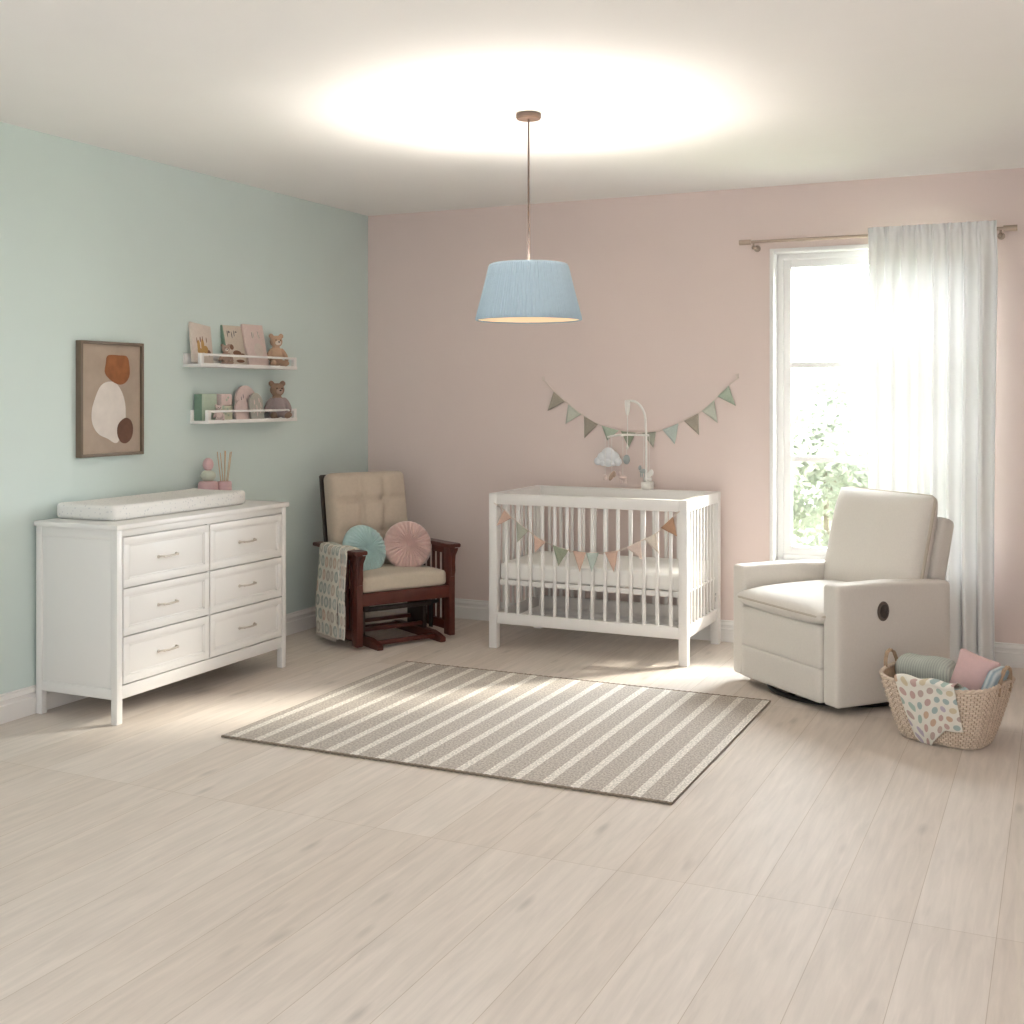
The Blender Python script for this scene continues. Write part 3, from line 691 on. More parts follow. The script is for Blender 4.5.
# ================================================================== CURTAIN
cr = thing('curtain_rod', 'slim satin metal curtain rod above the window', 'curtain rod', (3.39, 0, 2.41))
bm = NB(); tube(bm, [(-.72, -.1, 0), (.72, -.1, 0)], .0095, 14); link('rod', bm, 'rod', cr)
for s in (-1, 1):
    bm = NB(); tube(bm, [(s * .695, -.1, 0), (s * .765, -.1, 0)], .016, 18); link('finial', bm, 'rod', cr)
    bm = NB(); tube(bm, [(s * .68, -.002, -.03), (s * .68, -.09, -.03)], .006, 10); tube(bm, [(s * .68, -.1, -.035), (s * .68, -.1, -.008)], .006, 10)
    tube(bm, [(s * .68, -.001, -.03), (s * .68, -.008, -.03)], .02, 18); ellipsoid(bm, (s * .68, -.1, -.034), (.012, .014, .012)); link('bracket', bm, 'rod', cr)
def curtain(u, v):
    z = .012 + (2.452 - .012) * v
    top = min(1, max(0, (z - 2.2) / .2)); x = 3.365 + .695 * u
    amp = (.032 * (1 - top) + .008 * top)
    ph = u * 2 * PI * 8.5
    y = -.128 - .012 * (1 - top) + amp * (math.sin(ph + .6 * math.sin(z * .8)) + .35 * math.sin(ph * 1.9 + 1 + .3 * z)) + .004 * math.sin(u * 190) * top
    x += .008 * math.sin(ph * 1.0 + 1.3) + (.012 * math.sin(z * 1.3 + 4)) * u * (1 - top)
    if z > 2.425: y += .008 * math.sin(u * 150)
    return Vector((x - 3.7, y, z))
ct = thing('sheer_curtain', 'white sheer curtain panel hanging over the right half of the window', 'curtain', (3.7, 0, 0))
link('curtain_panel', sheet(NB(), curtain, 260, 60), 'sheer', ct, 180)
def header(u, v):
    p = curtain(u, .965 + .035 * v); p.y -= .0035; return p
link('rod_pocket', sheet(NB(), header, 260, 4), 'sheer', ct, 180)

# ================================================================== CRIB
cb = thing('baby_crib', 'white slatted baby crib standing against the pink wall', 'crib', (1.894, -.4175, 0))
CX, CY = .5825, .3275
for sx in (-1, 1):
    for sy in (-1, 1):
        link('post', b2(NB(), sx * CX - .025, sx * CX + .025, sy * CY - .025, sy * CY + .025, 0, .917, .003), 'crib_white', cb)
for sy, nm in ((-1, 'front'), (1, 'back')):
    link('top_rail', b2(NB(), -CX + .023, CX - .023, sy * CY - .024, sy * CY + .024, .853, .9165, .003), 'crib_white', cb)
    link('bottom_rail', b2(NB(), -CX + .023, CX - .023, sy * CY - .014, sy * CY + .014, .146, .212, .003), 'crib_white', cb)
for sx in (-1, 1):
    link('top_rail', b2(NB(), sx * CX - .024, sx * CX + .024, -CY + .023, CY - .023, .853, .9165, .003), 'crib_white', cb)
    link('bottom_rail', b2(NB(), sx * CX - .014, sx * CX + .014, -CY + .023, CY - .023, .146, .212, .003), 'crib_white', cb)
sl = None
def slat(x, y, rz):
    global sl
    if sl is None: sl = link('slat', b2(NB(), -.0095, .0095, -.006, .006, .205, .86, .002), 'crib_white', cb); sl.location = (x, y, 0); sl.rotation_euler = (0, 0, rz)
    else: inst(sl, cb, (x, y, 0), (0, 0, rz))
for sy in (-1, 1):
    for k in range(14): slat(-CX + 2 * CX * (k + 1) / 15, sy * CY, 0)
for sx in (-1, 1):
    for k in range(9): slat(sx * CX, -CY + 2 * CY * (k + 1) / 10, R_(90))
bm = NB(); b2(bm, -CX + .02, CX - .02, -CY + .016, -CY + .04, .372, .402, .002); b2(bm, -CX + .02, CX - .02, CY - .04, CY - .016, .372, .402, .002)
for k in range(12): b2(bm, -CX + .06 + k * .096, -CX + .11 + k * .096, -CY + .02, CY - .02, .39, .402, .002)
link('mattress_support', bm, 'crib_white', cb)
bm = NB(); b2(bm, CX + .0135, CX + .0155, .272, .285, .30, .312, .001); b2(bm, CX + .0135, CX + .0155, .275, .281, .262, .29, .001)
o = link('brand_plate', bm, 'toe', cb); o['label'] = 'tiny grey plate on the side'
mt_ = tag(link('crib_mattress', softbox(NB(), (0, 0, 0), (2 * CX - .045, 2 * CY - .045, .102), .02, 14), 'mattress', None, 60), 'white crib mattress with fitted sheet lying inside the crib', 'mattress')
mt_.location = (1.894, -.4175, .403 + .051)

# bunting
def bunting(label, y, strpts, flags, thick=.003):
    base = strpts[0]
    t = thing('bunting', label, 'bunting', (base[0], y, base[1]))
    P = smooth_pts([(x - base[0], 0, z - base[1]) for x, z in strpts], 8)
    bm = NB(); tube(bm, P, .0032, 6); link('string', bm, 'string', t)
    for i, (a, b, c, m) in enumerate(flags):
        tri = [Vector((p[0] - base[0], 0, p[1] - base[1])) for p in (a, b, c)]
        n = 8; vs = {}
        bm = NB(); sgn = -1; cen = (tri[0] + tri[1] + tri[2]) / 3
        for ii in range(n + 1):
            for jj in range(n + 1 - ii):
                u, v = ii / n, jj / n
                p = tri[0] * (1 - u - v) + tri[1] * u + tri[2] * v
                p.y = -.003 - .006 * v * math.sin(i * 2.1 + 1) ** 2 + .003 * math.sin(u * 5 + i)
                p.y = min(p.y, -.002)
                vs[ii, jj] = bm.verts.new(p)
        for ii in range(n):
            for jj in range(n - ii):
                bm.faces.new((vs[ii, jj], vs[ii + 1, jj], vs[ii, jj + 1]))
                if ii + jj < n - 1: bm.faces.new((vs[ii + 1, jj], vs[ii + 1, jj + 1], vs[ii, jj + 1]))
        f = link('flag', bm, 'flag_' + m, t, 180); solid(f, thick)
    return t
wb = bunting('green and cream pennant bunting strung across the pink wall', -.008,
        [(1.312, 1.597), (1.40, 1.51), (1.462, 1.46), (1.574, 1.378), (1.69, 1.315), (1.83, 1.275), (1.97, 1.262), (2.09, 1.273), (2.221, 1.325), (2.348, 1.387), (2.447, 1.47), (2.537, 1.558), (2.592, 1.604)],
        [((1.383, 1.522), (1.462, 1.458), (1.343, 1.397), 'taupe'), ((1.485, 1.44), (1.574, 1.375), (1.466, 1.314), 'pale_sage'),
         ((1.594, 1.365), (1.69, 1.311), (1.598, 1.224), 'taupe'), ((1.716, 1.305), (1.83, 1.275), (1.754, 1.212), 'seafoam'),
         ((1.845, 1.272), (1.942, 1.262), (1.897, 1.169), 'green'), ((1.986, 1.262), (2.074, 1.271), (2.06, 1.172), 'sage'),
         ((2.118, 1.283), (2.221, 1.325), (2.198, 1.196), 'aqua'), ((2.255, 1.34), (2.348, 1.387), (2.351, 1.254), 'taupe'),
         ((2.369, 1.40), (2.447, 1.468), (2.468, 1.331), 'pale_sage'), ((2.468, 1.491), (2.537, 1.556), (2.581, 1.434), 'seafoam')])
for e in ((0, 0, 0), (1.28, 0, .007)):
    bm = NB(); tube(bm, [(e[0], .0, e[2]), (e[0] - .012, -.004, e[2] + .02), (e[0] + .004, -.004, e[2] + .026), (e[0], 0, e[2])], .003, 6)
    tube(bm, [(e[0], 0.006, e[2]), (e[0], -.008, e[2])], .006, 8); link('string_knot', bm, 'string', wb)
bunting('peach, sage and aqua pennant bunting tied across the front of the crib', -.771,
        [(1.32, .86), (1.388, .822), (1.44, .777), (1.545, .705), (1.654, .645), (1.797, .606), (1.93, .598), (2.099, .62), (2.232, .682), (2.332, .735), (2.423, .827), (2.46, .86)],
        [((1.388, .822), (1.44, .777), (1.34, .726), 'peach'), ((1.469, .757), (1.545, .705), (1.474, .636), 'sage'),
         ((1.579, .68), (1.654, .646), (1.587, .581), 'peach'), ((1.699, .632), (1.797, .605), (1.737, .513), 'green'),
         ((1.827, .605), (1.905, .599), (1.868, .486), 'peach'), ((1.908, .597), (1.983, .602), (1.943, .491), 'aqua'),
         ((2.02, .608), (2.099, .62), (2.076, .499), 'peach'), ((2.15, .64), (2.235, .685), (2.24, .58), 'palepink'),
         ((2.255, .692), (2.325, .73), (2.34, .618), 'palecream'), ((2.351, .761), (2.423, .827), (2.446, .719), 'tan')])

# mobile clamped on the rear rail
mo = thing('crib_mobile', 'white arched crib mobile with a felt cloud and small hanging toys', 'mobile', (2.05, -.12, .9165))
def mp(x, z, y=-.12): return (x - 2.05, y + .12, z - .9165)
bm = NB(); b2(bm, -.03, .03, -.02, .065, .001, .05, .008); ellipsoid(bm, (0, .02, .065), (.028, .028, .02)); link('clamp', bm, 'mobile', mo)
bm = NB(); P = smooth_pts([mp(2.048, .95), mp(2.048, 1.15), mp(2.045, 1.32), mp(2.035, 1.39), mp(2.005, 1.44), mp(1.965, 1.462), mp(1.925, 1.463)], 6); tube(bm, P, .0075, 10); link('arm', bm, 'mobile', mo)
bm = NB(); lathe(bm, [(.007, 1.375 - .9165), (.014, 1.40 - .9165), (.018, 1.44 - .9165), (.018, 1.466 - .9165), (.01, 1.47 - .9165)], 16, (1.926 - 2.05, 0, 0)); link('hub', bm, 'mobile', mo)
bm = NB(); tube(bm, [mp(1.926, 1.40), mp(1.926, 1.17)], .0028, 6); ellipsoid(bm, mp(1.926, 1.175), (.008, .008, .014)); link('drop_cord', bm, 'mobile', mo)
bm = NB(); tube(bm, smooth_pts([mp(1.795, 1.236), mp(1.86, 1.25), mp(1.93, 1.253), mp(2.0, 1.253), mp(2.066, 1.252)], 4), .007, 8)
tube(bm, [mp(1.926, 1.25, -.24), mp(1.926, 1.252, -.12), mp(1.926, 1.25, -.04)], .005, 8); link('crossbar', bm, 'mobile', mo)
def hang(name, x, y, ztop, z, build, m, lab=None):
    bm = NB(); tube(bm, [mp(x, ztop, y), mp(x, z, y)], .0012, 5); s = link('hanging_thread', bm, 'mobile', mo)
    bm = NB(); build(bm, mp(x, z, y)); o = link(name, bm, m, mo, 180)
    if lab: o['label'] = lab
def cloudb(bm, c):
    c = Vector(c)
    for dx, dz, r in ((-.068, -.045, .026), (-.035, -.025, .04), (0, -.005, .048), (.035, -.02, .04), (.062, -.045, .028), (0, -.045, .035), (-.035, -.05, .025), (.03, -.05, .025)):
        ellipsoid(bm, c + Vector((dx, 0, dz)), (r, .022, r), u=18)
hang('felt_cloud', 1.80, -.12, 1.24, 1.13, cloudb, 'cloud', 'white felt cloud')
def heart(bm, c): ellipsoid(bm, Vector(c), (.014, .008, .032), Matrix.Rotation(.5, 4, 'Y')); ellipsoid(bm, Vector(c) + Vector((.014, 0, .012)), (.014, .007, .02))
hang('felt_balloon', 1.922, -.125, 1.18, 1.10, lambda bm, c: ellipsoid(bm, c, (.022, .016, .03)), 'bluegrey')
hang('felt_bird', 1.852, -.2, 1.25, 1.00, heart, 'soft_tan')
def pony(bm, c):
    c = Vector(c); ellipsoid(bm, c, (.026, .009, .014)); ellipsoid(bm, c + Vector((-.022, 0, .02)), (.01, .008, .016))
    for dx in (-.016, -.006, .01, .02): ellipsoid(bm, c + Vector((dx, 0, -.022)), (.004, .004, .018))
hang('felt_pony', 1.935, -.23, 1.25, .995, pony, 'palecream' if 'palecream' in M else 'blush')
hang('felt_star', 1.79, -.15, 1.24, .985, lambda bm, c: bx(bm, c, (.022, .01, .035), .006), 'card_pink')
hang('felt_bunny', 2.03, -.12, 1.25, 1.03, pony, 'bluegrey')
hang('felt_bird', 2.068, -.12, 1.25, 1.01, heart, 'mobile')

# ================================================================== GLIDER CHAIR
gl = thing('glider_chair', 'dark red-brown wooden glider chair with tufted beige cushions in the corner', 'chair', (.585, -.771, 0), 1.042)
AX = .318
for s in (-1, 1):
    xo = s * AX
    bm = NB(); b2(bm, xo - .02, xo + .02, -.255, -.185, .02, .562, .004); link('front_post', bm, 'mahogany', gl)
    bm = NB(); prism(bm, [(-.252, .55), (-.305, .563), (-.298, .545), (-.275, .515), (-.268, .47), (-.272, .42), (-.262, .385), (-.25, .38)], xo - .012, xo + .012, 'X'); link('arm_bracket', bm, 'mahogany', gl)
    bm = NB(); b2(bm, xo - .018, xo + .018, .19, .235, .05, .562, .004); link('rear_post', bm, 'mahogany', gl)
    bm = NB(); b2(bm, xo - .014, xo + .014, -.19, .2, .05, .105, .003); link('lower_rail', bm, 'mahogany', gl)
    bm = NB(); b2(bm, xo - .014, xo + .014, -.19, .2, .52, .562, .003); link('upper_rail', bm, 'mahogany', gl)
    for k in range(6):
        y = -.15 + k * .06
        link('spindle', b2(NB(), xo - .008, xo + .008, y - .009, y + .009, .1, .525, .002), 'mahogany', gl)
    bm = NB(); P = [(s * a, b) for a, b in ((.285, .31), (.355, .31), (.362, .1), (.365, -.15), (.370, -.265), (.36, -.285), (.285, -.285), (.275, -.265), (.282, -.15), (.285, .1))]
    prism(bm, P, .562, .585, 'Z'); bmesh.ops.bevel(bm, geom=[e for e in bm.edges], offset=.004, segments=2, affect='EDGES'); link('armrest', bm, 'mahogany', gl)
bm = NB(); b2(bm, -.30, .30, -.245, -.215, .255, .33, .003); link('front_apron', bm, 'mahogany', gl)
bm = NB(); b2(bm, -.30, .30, .19, .22, .255, .32, .003); b2(bm, -.29, -.265, -.22, .2, .26, .32, .002); b2(bm, .265, .29, -.22, .2, .26, .32, .002)
b2(bm, -.27, .27, -.215, .19, .31, .325, .002); link('seat_frame', bm, 'dark_wood', gl)
def seat_sh(P, h):
    u, v = P.x / h.x, P.y / h.y
    if P.z > 0: P.z += .016 * (1 - u * u) * (1 - v * v)
    return P
link('seat_cushion', softbox(NB(), (0, -.005, .376), (.585, .47, .096), .028, 14, seat_sh), 'beige_light', gl, 60)
# reclined back
lean = Matrix.Translation((0, .205, .40)) @ Matrix.Rotation(R_(-9.5), 4, 'X')
def back_sh(P, h):
    u, v = P.x / h.x, P.z / h.z
    if P.y < 0:
        e = max(0, 1 - u ** 4) * max(0, 1 - v ** 4)
        P.y -= .035 * e ** .6
        g = 0
        for u0 in (-.30, .33): g += .030 * math.exp(-((u - u0 - .05 * math.sin(v * 3)) / .05) ** 2)
        for v0 in (.42, -.25): g += .024 * math.exp(-((v - v0) / .045) ** 2)
        for u0 in (-.30, .33):
            for v0 in (.42, -.25): g += .022 * math.exp(-(((u - u0) / .11) ** 2 + ((v - v0) / .08) ** 2))
        P.y += g * min(1, e * 1.3)
    return P
bc = link('back_cushion', softbox(NB(), (0, 0, 0), (.545, .11, .60), .04, 44, back_sh), 'beige', gl, 180)
bc.matrix_local = lean @ Matrix.Translation((0, .0, .315))
bm = NB()
for s in (-1, 1): bx(bm, (s * .265, .065, .28), (.028, .022, .66), .004)
bx(bm, (0, .068, .585), (.55, .02, .06), .006); bx(bm, (0, .068, .02), (.52, .02, .05), .006)
for k in range(7): bx(bm, (-.2 + k * .4 / 6, .068, .3), (.025, .012, .56), .003)
bf = link('back_frame', bm, 'dark_wood', gl); bf.matrix_local = lean
# base
for s in (-1, 1):
    x = s * .215
    bm = NB(); prism(bm, [(-.315, 0), (.30, 0), (.30, .035), (.24, .05), (-.20, .055), (-.26, .045), (-.315, .028)], x - .02, x + .02, 'X')
    bmesh.ops.bevel(bm, geom=[e for e in bm.edges], offset=.003, segments=2, affect='EDGES'); link('base_runner', bm, 'mahogany', gl)
    bm = NB(); b2(bm, x - .014, x + .014, -.10, .10, .05, .225, .004); b2(bm, x - .018, x + .018, -.15, .15, .2, .235, .004); link('base_upright', bm, 'dark_wood', gl)
    bm = NB()
    for yy in (-.12, .12): tube(bm, [(x + s * .02, yy, .215), (s * .295, yy, .215)], .012, 10); b2(bm, s * .245 - .006, s * .245 + .006, yy - .016, yy + .016, .06, .23, .002)
    link('glide_link', bm, 'black_metal', gl)
for (y, z, r_, m) in ((-.235, .03, .016, 'mahogany'), (-.08, .085, .014, 'mahogany'), (.06, .11, .014, 'mahogany'), (-.14, .215, .016, 'dark_wood'), (.24, .03, .016, 'mahogany')):
    link('stretcher', b2(NB(), -.2, .2, y - r_, y + r_, z - r_ * .8, z + r_ * .8, .003), m, gl)

# round pillows, leaning on the back cushion
glm = Matrix.Translation((.585, -.771, 0)) @ Matrix.Rotation(1.042, 4, 'Z')
def round_pillow(label, m, lx, ly, lz, R, tilt, yaw):
    bm = NB(); K = 30; n = K * 6; T = .052; rings = []
    cen = []
    for sgn in (-1, 1):
        rr = []
        for q in range(1, 15):
            f = q / 14; 
            row = []
            for j in range(n):
                a = 2 * PI * j / n
                if f < 1: zz = T * (1 - f ** 2.6) ** .55
                else: zz = 0
                dim = 1 - .45 * math.exp(-(f / .14) ** 2)
                pl = 1 + .15 * math.cos(K * a) * min(1, f * 3) * (1 if f < .97 else .3)
                row.append(bm.verts.new((R * f * math.cos(a), sgn * zz * dim * pl, R * f * math.sin(a))) if not (sgn == 1 and q == 14) else None)
            rr.append(row)
        rings.append(rr)
    rings[1][13] = rings[0][13]
    for sgn, rr in zip((-1, 1), rings):
        c = bm.verts.new((0, sgn * T * .52, 0))
        for j in range(n):
            f = (c, rr[0][(j + 1) % n], rr[0][j]); bm.faces.new(f if sgn > 0 else f[::-1])
        for A, B in zip(rr, rr[1:]):
            for j in range(n):
                f = (A[j], A[(j + 1) % n], B[(j + 1) % n], B[j]); bm.faces.new(f if sgn > 0 else f[::-1])
    bmesh.ops.recalc_face_normals(bm, faces=bm.faces)
    t = thing('round_pillow', label, 'pillow', (0, 0, 0), 0, 'round pillows on the glider')
    t.matrix_world = glm @ Matrix.Translation((lx, ly, lz)) @ Matrix.Rotation(R_(yaw), 4, 'Z') @ Matrix.Rotation(R_(tilt), 4, 'X')
    link('pleated_cover', bm, m, t, 180)
    bm = NB(); ellipsoid(bm, (0, -T * .56, 0), (.014, .008, .014)); link('button', bm, m, t)
round_pillow('round pleated aqua velvet pillow on the glider seat', 'blue_velvet', -.14, .03, .553, .155, -20, 6)
round_pillow('round pleated dusty pink velvet pillow on the glider seat', 'pink_velvet', .145, -.005, .560, .155, -18, -16)

# patterned blanket over the left arm
bk = thing('printed_blanket', 'folded cream blanket with oval print draped over the glider arm', 'blanket', (.585, -.771, 0), 1.042)
def drape(x0, x1, y0, y1, zb_out, zb_in, amp, seed, fold=0.0):
    pf = path([(x1, 0, zb_in)] + [(x1, 0, .56)] + [(x1 - .008, 0, .583), (x1 - .03, 0, .592), (x0 + .03, 0, .592), (x0 + .006, 0, .585), (x0, 0, .565), (x0, 0, .3), (x0, 0, zb_out)])
    def fn(u, v):
        p = pf(v).copy(); hangf = max(0, min(1, (.55 - p.z) / .3))
        p.y = y0 + (y1 - y0) * u * (1 + .05 * hangf) + .01 * hangf * math.sin(v * 9 + seed)
        side = -1 if p.x < (x0 + x1) / 2 else 1
        p.x += side * abs(amp * hangf * math.sin(u * 9 + seed)) * (1 if side < 0 else .3) - (.015 * hangf if side < 0 else 0)
        p.z += .003 * math.sin(u * 8 + seed) * (1 - hangf)
        return p
    return fn
o = link('outer_fold', sheet(NB(), drape(-.374, -.262, .165, -.10, .055, .34, .008, 1), 26, 70), 'dots_a', bk, 180); solid(o, .006)
o = link('inner_fold', sheet(NB(), drape(-.370, -.27, -.105, -.185, .06, .40, .006, 3), 14, 70), 'dots_a', bk, 180); solid(o, .007)
bm = NB()
for k in range(30):
    y = .165 - k * .0092; tube(bm, [(-.398, y, .058), (-.399 - .002 * math.sin(k), y + .003 * math.sin(k * 2), .036)], .0016, 5)
link('fringe', bm, 'string', bk)

# ================================================================== RECLINER
rc = thing('recliner', 'cream upholstered swivel recliner beside the window', 'armchair', (3.341, -.942, .0375), -.71); rc.scale = (.975, .975, .975)
RW, RD = .43, .36
def arm_sh(P, h):
    if P.z > h.z * .7: P.z -= .02 * max(0, P.y / h.y) * 1
    return P
for s in (-1, 1):
    link('armrest', softbox(NB(), (s * (RW - .055), .0, .294), (.11, 2 * RD, .588), .022, 18, arm_sh), 'cream', rc, 180)
bm = NB(); softbox(bm, (0, -.335, .275), (.648, .09, .21), .018, 12); link('upper_front_panel', bm, 'cream', rc, 60)
bm = NB(); softbox(bm, (0, -.335, .090), (.648, .09, .17), .018, 12); link('lower_front_panel', bm, 'cream', rc, 60)
bm = NB(); softbox(bm, (0, .04, .19), (.66, .62, .36), .02, 8); link('seat_box', bm, 'cream', rc, 60)
def cush(P, h):
    u, v = P.x / h.x, P.y / h.y
    k = (max(0, 1 - u ** 4) * max(0, 1 - v ** 4)) ** .5
    P.z *= .2 + .9 * k
    P.z += .012 * (v * .5 + .5)
    return P
SC = (.0, -.07, .425)
link('seat_cushion', softbox(NB(), SC, (.69, .66, .13), .03, 22, cush), 'cream', rc, 180)
def rect_loop(hx, hy, r, n=6):
    o = []
    for cx, cy, a0 in ((hx - r, hy - r, 0), (-hx + r, hy - r, 90), (-hx + r, -hy + r, 180), (hx - r, -hy + r, 270)):
        for i in range(n + 1):
            a = R_(a0 + 90 * i / n); o.append((cx + r * math.cos(a), cy + r * math.sin(a)))
    return o
bm = NB(); tube(bm, [(SC[0] + a, SC[1] + b, SC[2] + .004 + .006 * (b / .33 + 1)) for a, b in rect_loop(.343, .328, .04)], .006, 8, True)
link('seat_piping', bm, 'cream_pipe', rc)
lr = Matrix.Translation((0, .235, .44)) @ Matrix.Rotation(R_(-13), 4, 'X')
def bcush(P, h):
    u, v = P.x / h.x, P.z / h.z
    k = (max(0, 1 - abs(u) ** 4) * max(0, 1 - abs(v) ** 4)) ** .5
    P.y *= .16 + .95 * k
    return P
o = link('back_cushion', softbox(NB(), (0, 0, 0), (.70, .19, .585), .03, 24, bcush), 'cream', rc, 180); o.matrix_local = lr @ Matrix.Translation((-.015, -.012, .262))
bm = NB(); tube(bm, [(a - .015, -.012, b + .262) for a, b in rect_loop(.349, .290, .035)], .010, 8, True)
o = link('back_piping', bm, 'cream_pipe', rc); o.matrix_local = lr
o = link('back_shell', softbox(NB(), (0, 0, 0), (.655, .11, .62), .035, 14), 'cream', rc, 180); o.matrix_local = lr @ Matrix.Translation((0, .115, .155))
# recline lever recess in the right arm
bm = NB()
P = [(.036 * math.cos(2 * PI * i / 40), .048 * math.sin(2 * PI * i / 40)) for i in range(40)]
prism(bm, P, 0, .006, 'X'); bmesh.ops.bevel(bm, geom=[e for e in bm.edges if len(e.link_faces) == 2 and min(len(f.verts) for f in e.link_faces) == 4 and max(len(f.verts) for f in e.link_faces) > 4], offset=.002, segments=2, affect='EDGES')
o = link('lever_plate', bm, 'lever_brown', rc); o.location = (RW - .001, -.08, .45); o['label'] = 'dark oval lever plate'
bm = NB(); prism(bm, [(a * .62, b * .7) for a, b in P], .006, .012, 'X'); ellipsoid(bm, (.012, .01, .012), (.008, .013, .02)); l2 = link('lever', bm, 'lever_dark', o)
bm = NB(); tube(bm, [(.35 * math.cos(2 * PI * i / 64), .345 * math.sin(2 * PI * i / 64), -.026) for i in range(64)], .012, 10, True)
lathe(bm, [(.06, -.028), (.06, .03)], 20)
for k in range(4): b2(bm, -.35 if k == 0 else 0, 0 if k == 0 else (.35 if k == 1 else .02), -.02 if k < 2 else (-.345 if k == 2 else 0), .02 if k < 2 else (0 if k == 2 else .345), -.032, -.018, .002)
link('swivel_base', bm, 'black_metal', rc)
bm = NB(); lathe(bm, [(.22, -.01), (.24, .0), (.24, .014)], 40); link('swivel_plate', bm, 'black_metal', rc)

# ================================================================== BASKET
BO = (3.920, -1.613); BT = -.302
bk2 = thing('wicker_basket', 'oval wicker laundry basket with two handles on the floor beside the recliner', 'basket', (BO[0], BO[1], 0), BT)
def sup(a, hx, hy, e=3.8):
    c, s = math.cos(a), math.sin(a)
    k = (abs(c) ** e + abs(s) ** e) ** (-1 / e)
    return hx * c * k, hy * s * k
BH = .27
def bask_r(v): return (.172 + .082 * v ** .8, .125 + .085 * v ** .8)
def bask_h(a): return BH + .014 * math.cos(2 * a)
STK = 66; ROWS = 26
def bask(u, v, inner=0):
    a = 2 * PI * u; hx, hy = bask_r(v); hx -= inner; hy -= inner
    x, y = sup(a, hx, hy)
    if not inner:
        row = v * ROWS; rf = row - math.floor(row)
        k = .0038 * math.sin(PI * rf) * (1 + .9 * math.cos(STK * PI * u * 1.0 + PI * math.floor(row)))
        L_ = math.hypot(x, y); x += x / L_ * k; y += y / L_ * k
    return Vector((x, y, .006 + (bask_h(a) - .006) * v))
bm = NB(); sheet(bm, lambda u, v: bask(u, v), STK * 6, ROWS * 5); bmesh.ops.remove_doubles(bm, verts=bm.verts, dist=.0002)
link('woven_side', bm, 'woven_rattan', bk2, 180)
bm = NB(); sheet(bm, lambda u, v: bask(u, v, .01), 96, 12); bmesh.ops.remove_doubles(bm, verts=bm.verts, dist=.0002); bmesh.ops.reverse_faces(bm, faces=bm.faces)
link('inner_lining', bm, 'rattan_dark', bk2, 180)
bm = NB(); prism(bm, [sup(2 * PI * i / 60, .172, .122) for i in range(60)], .002, .014, 'Z'); link('basket_bottom', bm, 'rattan_dark', bk2)
for z, ro, nm in ((1.0, .0, 'rim'), (0.0, .002, 'foot_band')):
    bm = NB()
    for ph in (0, PI):
        pts = []
        for i in range(240):
            a = 2 * PI * i / 240; hx, hy = bask_r(z); x, y = sup(a, hx - .003 + ro, hy - .003 + ro)
            zz = (bask_h(a) if z else .008); q = i * 2 * PI / 240 * 34 + ph
            L_ = math.hypot(x, y); pts.append((x + x / L_ * .004 * math.cos(q), y + y / L_ * .004 * math.cos(q), zz + .004 * math.sin(q)))
        tube(bm, pts, .0062 if z else .004, 8, True)
    link(nm, bm, 'rattan', bk2, 180)
for s in (-1, 1):
    bm = NB()
    for off in (-.0045, .0045):
        pts = []
        for i in range(25):
            a = PI * i / 24
            pts.append((s * (.252 - .006 + .014 * math.sin(a)) + off, -.062 * math.cos(a) * (1 + .1 * math.sin(a)), .235 + .115 * math.sin(a) ** .8 + .003 * math.sin(i * 1.6)))
        tube(bm, pts, .0045, 8)
    link('handle', bm, 'rattan_dark', bk2, 180)
bmw = Matrix.Translation((BO[0], BO[1], 0)) @ Matrix.Rotation(BT, 4, 'Z')
# contents
def kn(P, h):
    u, v = P.x / h.x, P.y / h.y
    P.z += .006 * math.sin(P.x * 40) * (1 - abs(v)) ; return P
o = tag(link('folded_knit_blanket', softbox(NB(), (0, 0, 0), (.27, .15, .14), .055, 18, kn), 'waffle', None, 180), 'folded grey-green knit blanket at the left inside the basket', 'blanket')
o.matrix_world = bmw @ Matrix.Translation((-.105, .045, .262)) @ Matrix.Rotation(R_(8), 4, 'X')
def pil(P, h):
    u, v = P.x / h.x, P.z / h.z
    e = (max(0, 1 - u ** 2) * max(0, 1 - v ** 2)) ** .45
    P.y = P.y * (.14 + .86 * e)
    P.x *= 1 - .07 * (1 - v * v); P.z *= 1 - .07 * (1 - u * u)
    return P
o = tag(link('square_cushion', softbox(NB(), (0, 0, 0), (.185, .085, .19), .02, 20, pil), 'pink_cushion', None, 180), 'plump pink cushion standing up in the basket', 'cushion')
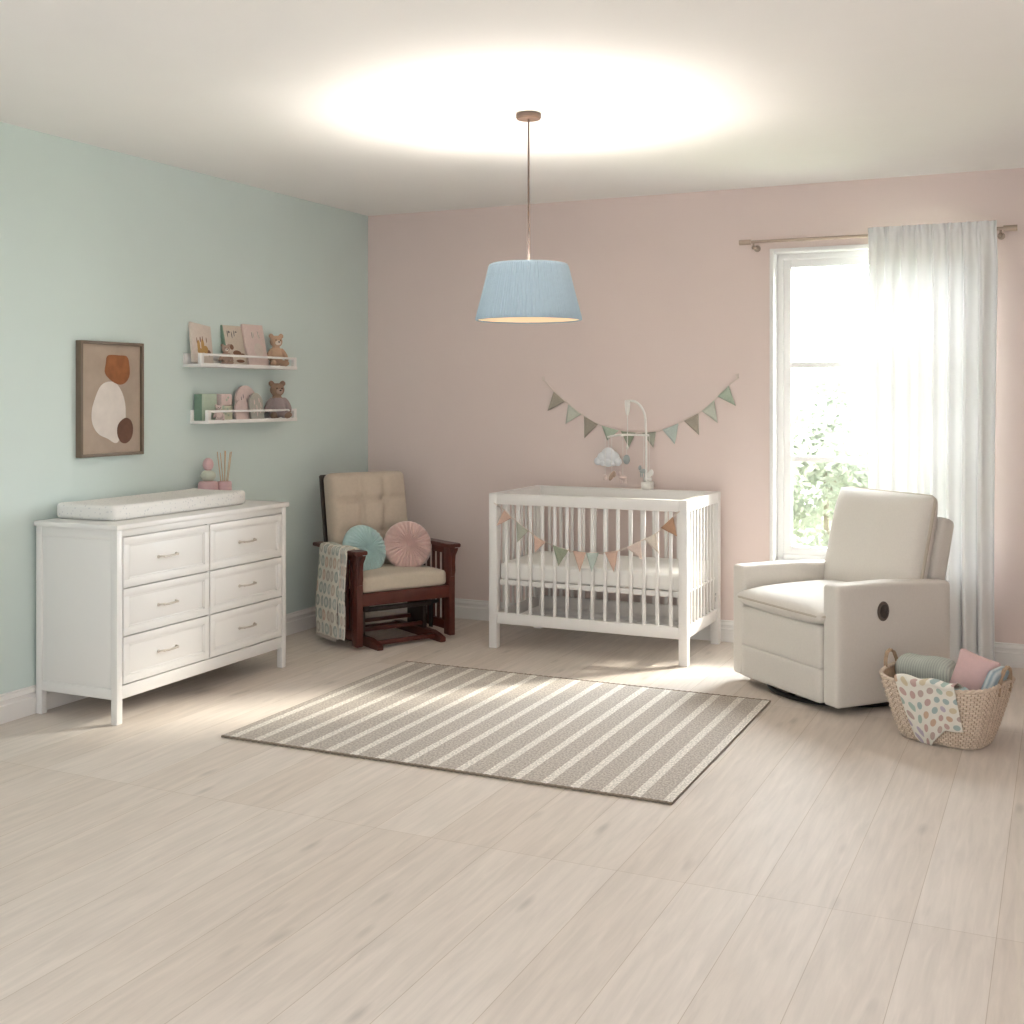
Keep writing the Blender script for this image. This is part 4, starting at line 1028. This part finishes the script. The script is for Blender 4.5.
o.matrix_world = bmw @ Matrix.Translation((.115, .015, .290)) @ Matrix.Rotation(R_(-14), 4, 'X') @ Matrix.Rotation(R_(14), 4, 'Y')
o = tag(link('striped_cloth', softbox(NB(), (0, 0, 0), (.05, .15, .17), .02, 14), 'blue_towel', None, 180), 'folded blue and white striped cloth beside the pink cushion in the basket', 'cloth')
o.matrix_world = bmw @ Matrix.Translation((.205, -.015, .262)) @ Matrix.Rotation(R_(22), 4, 'Y')
def crump(u, v):
    return Vector((-.09 + .18 * u, -.07 + .13 * v, .035 * math.sin(u * PI) * math.sin(v * PI) + .012 * math.sin(u * 17 + v * 6) * math.sin(v * 11 + 1)))
o = tag(link('crumpled_cloth', sheet(NB(), crump, 40, 30), 'aqua_cloth', None, 180), 'crumpled pale aqua cloth between the printed blanket and pink cushion', 'cloth')
solid(o, .008); o.matrix_world = bmw @ Matrix.Translation((.06, -.085, .222))
# printed blanket over the front rim
def ddrape(u, v):
    # v: 0 inside .. 1 bottom of hanging corner; u along the basket
    x0 = -.140 + .262 * u
    edge = .44 + .56 * (1 - abs((u - .20) / .8) ** .75) if u > .2 else .80 + .2 * (u / .2)
    if u > .62: edge = max(edge, .60)
    t = v * (.08 + .31 * edge); zin = .06
    if t < zin:                                  # from inside up to the rim
        k = t / zin; p = Vector((x0, -.125 - .065 * k, .262 + .028 * math.sin(k * PI / 2)))
    else:
        d = t - zin; z = BH + .022 - d
        vv = max(0, min(1, z / BH)); hx, hy = bask_r(vv)
        # follow the outside of the basket
        xx = x0 * (1 + .0 * d); k = max(0, 1 - abs(xx / (hx)) ** 3.2) ** (1 / 3.2); y = -hy * k - .012
        if d < .022: y -= .006 * math.sin(d / .022 * PI) 
        p = Vector((xx + (.045 - x0 * .18) * d / .3, y, z))
    p.y -= .006 * (1 + math.sin(u * 15 + v * 2)) * min(1, v * 1.5)
    p.z += .006 * math.sin(u * 13) * (1 - v)
    return p
o = tag(link('dotted_blanket', sheet(NB(), ddrape, 50, 50), 'dots_b', None, 180), 'cream blanket with pastel dots hanging over the front rim of the basket', 'blanket')
solid(o, .005); o.matrix_world = bmw
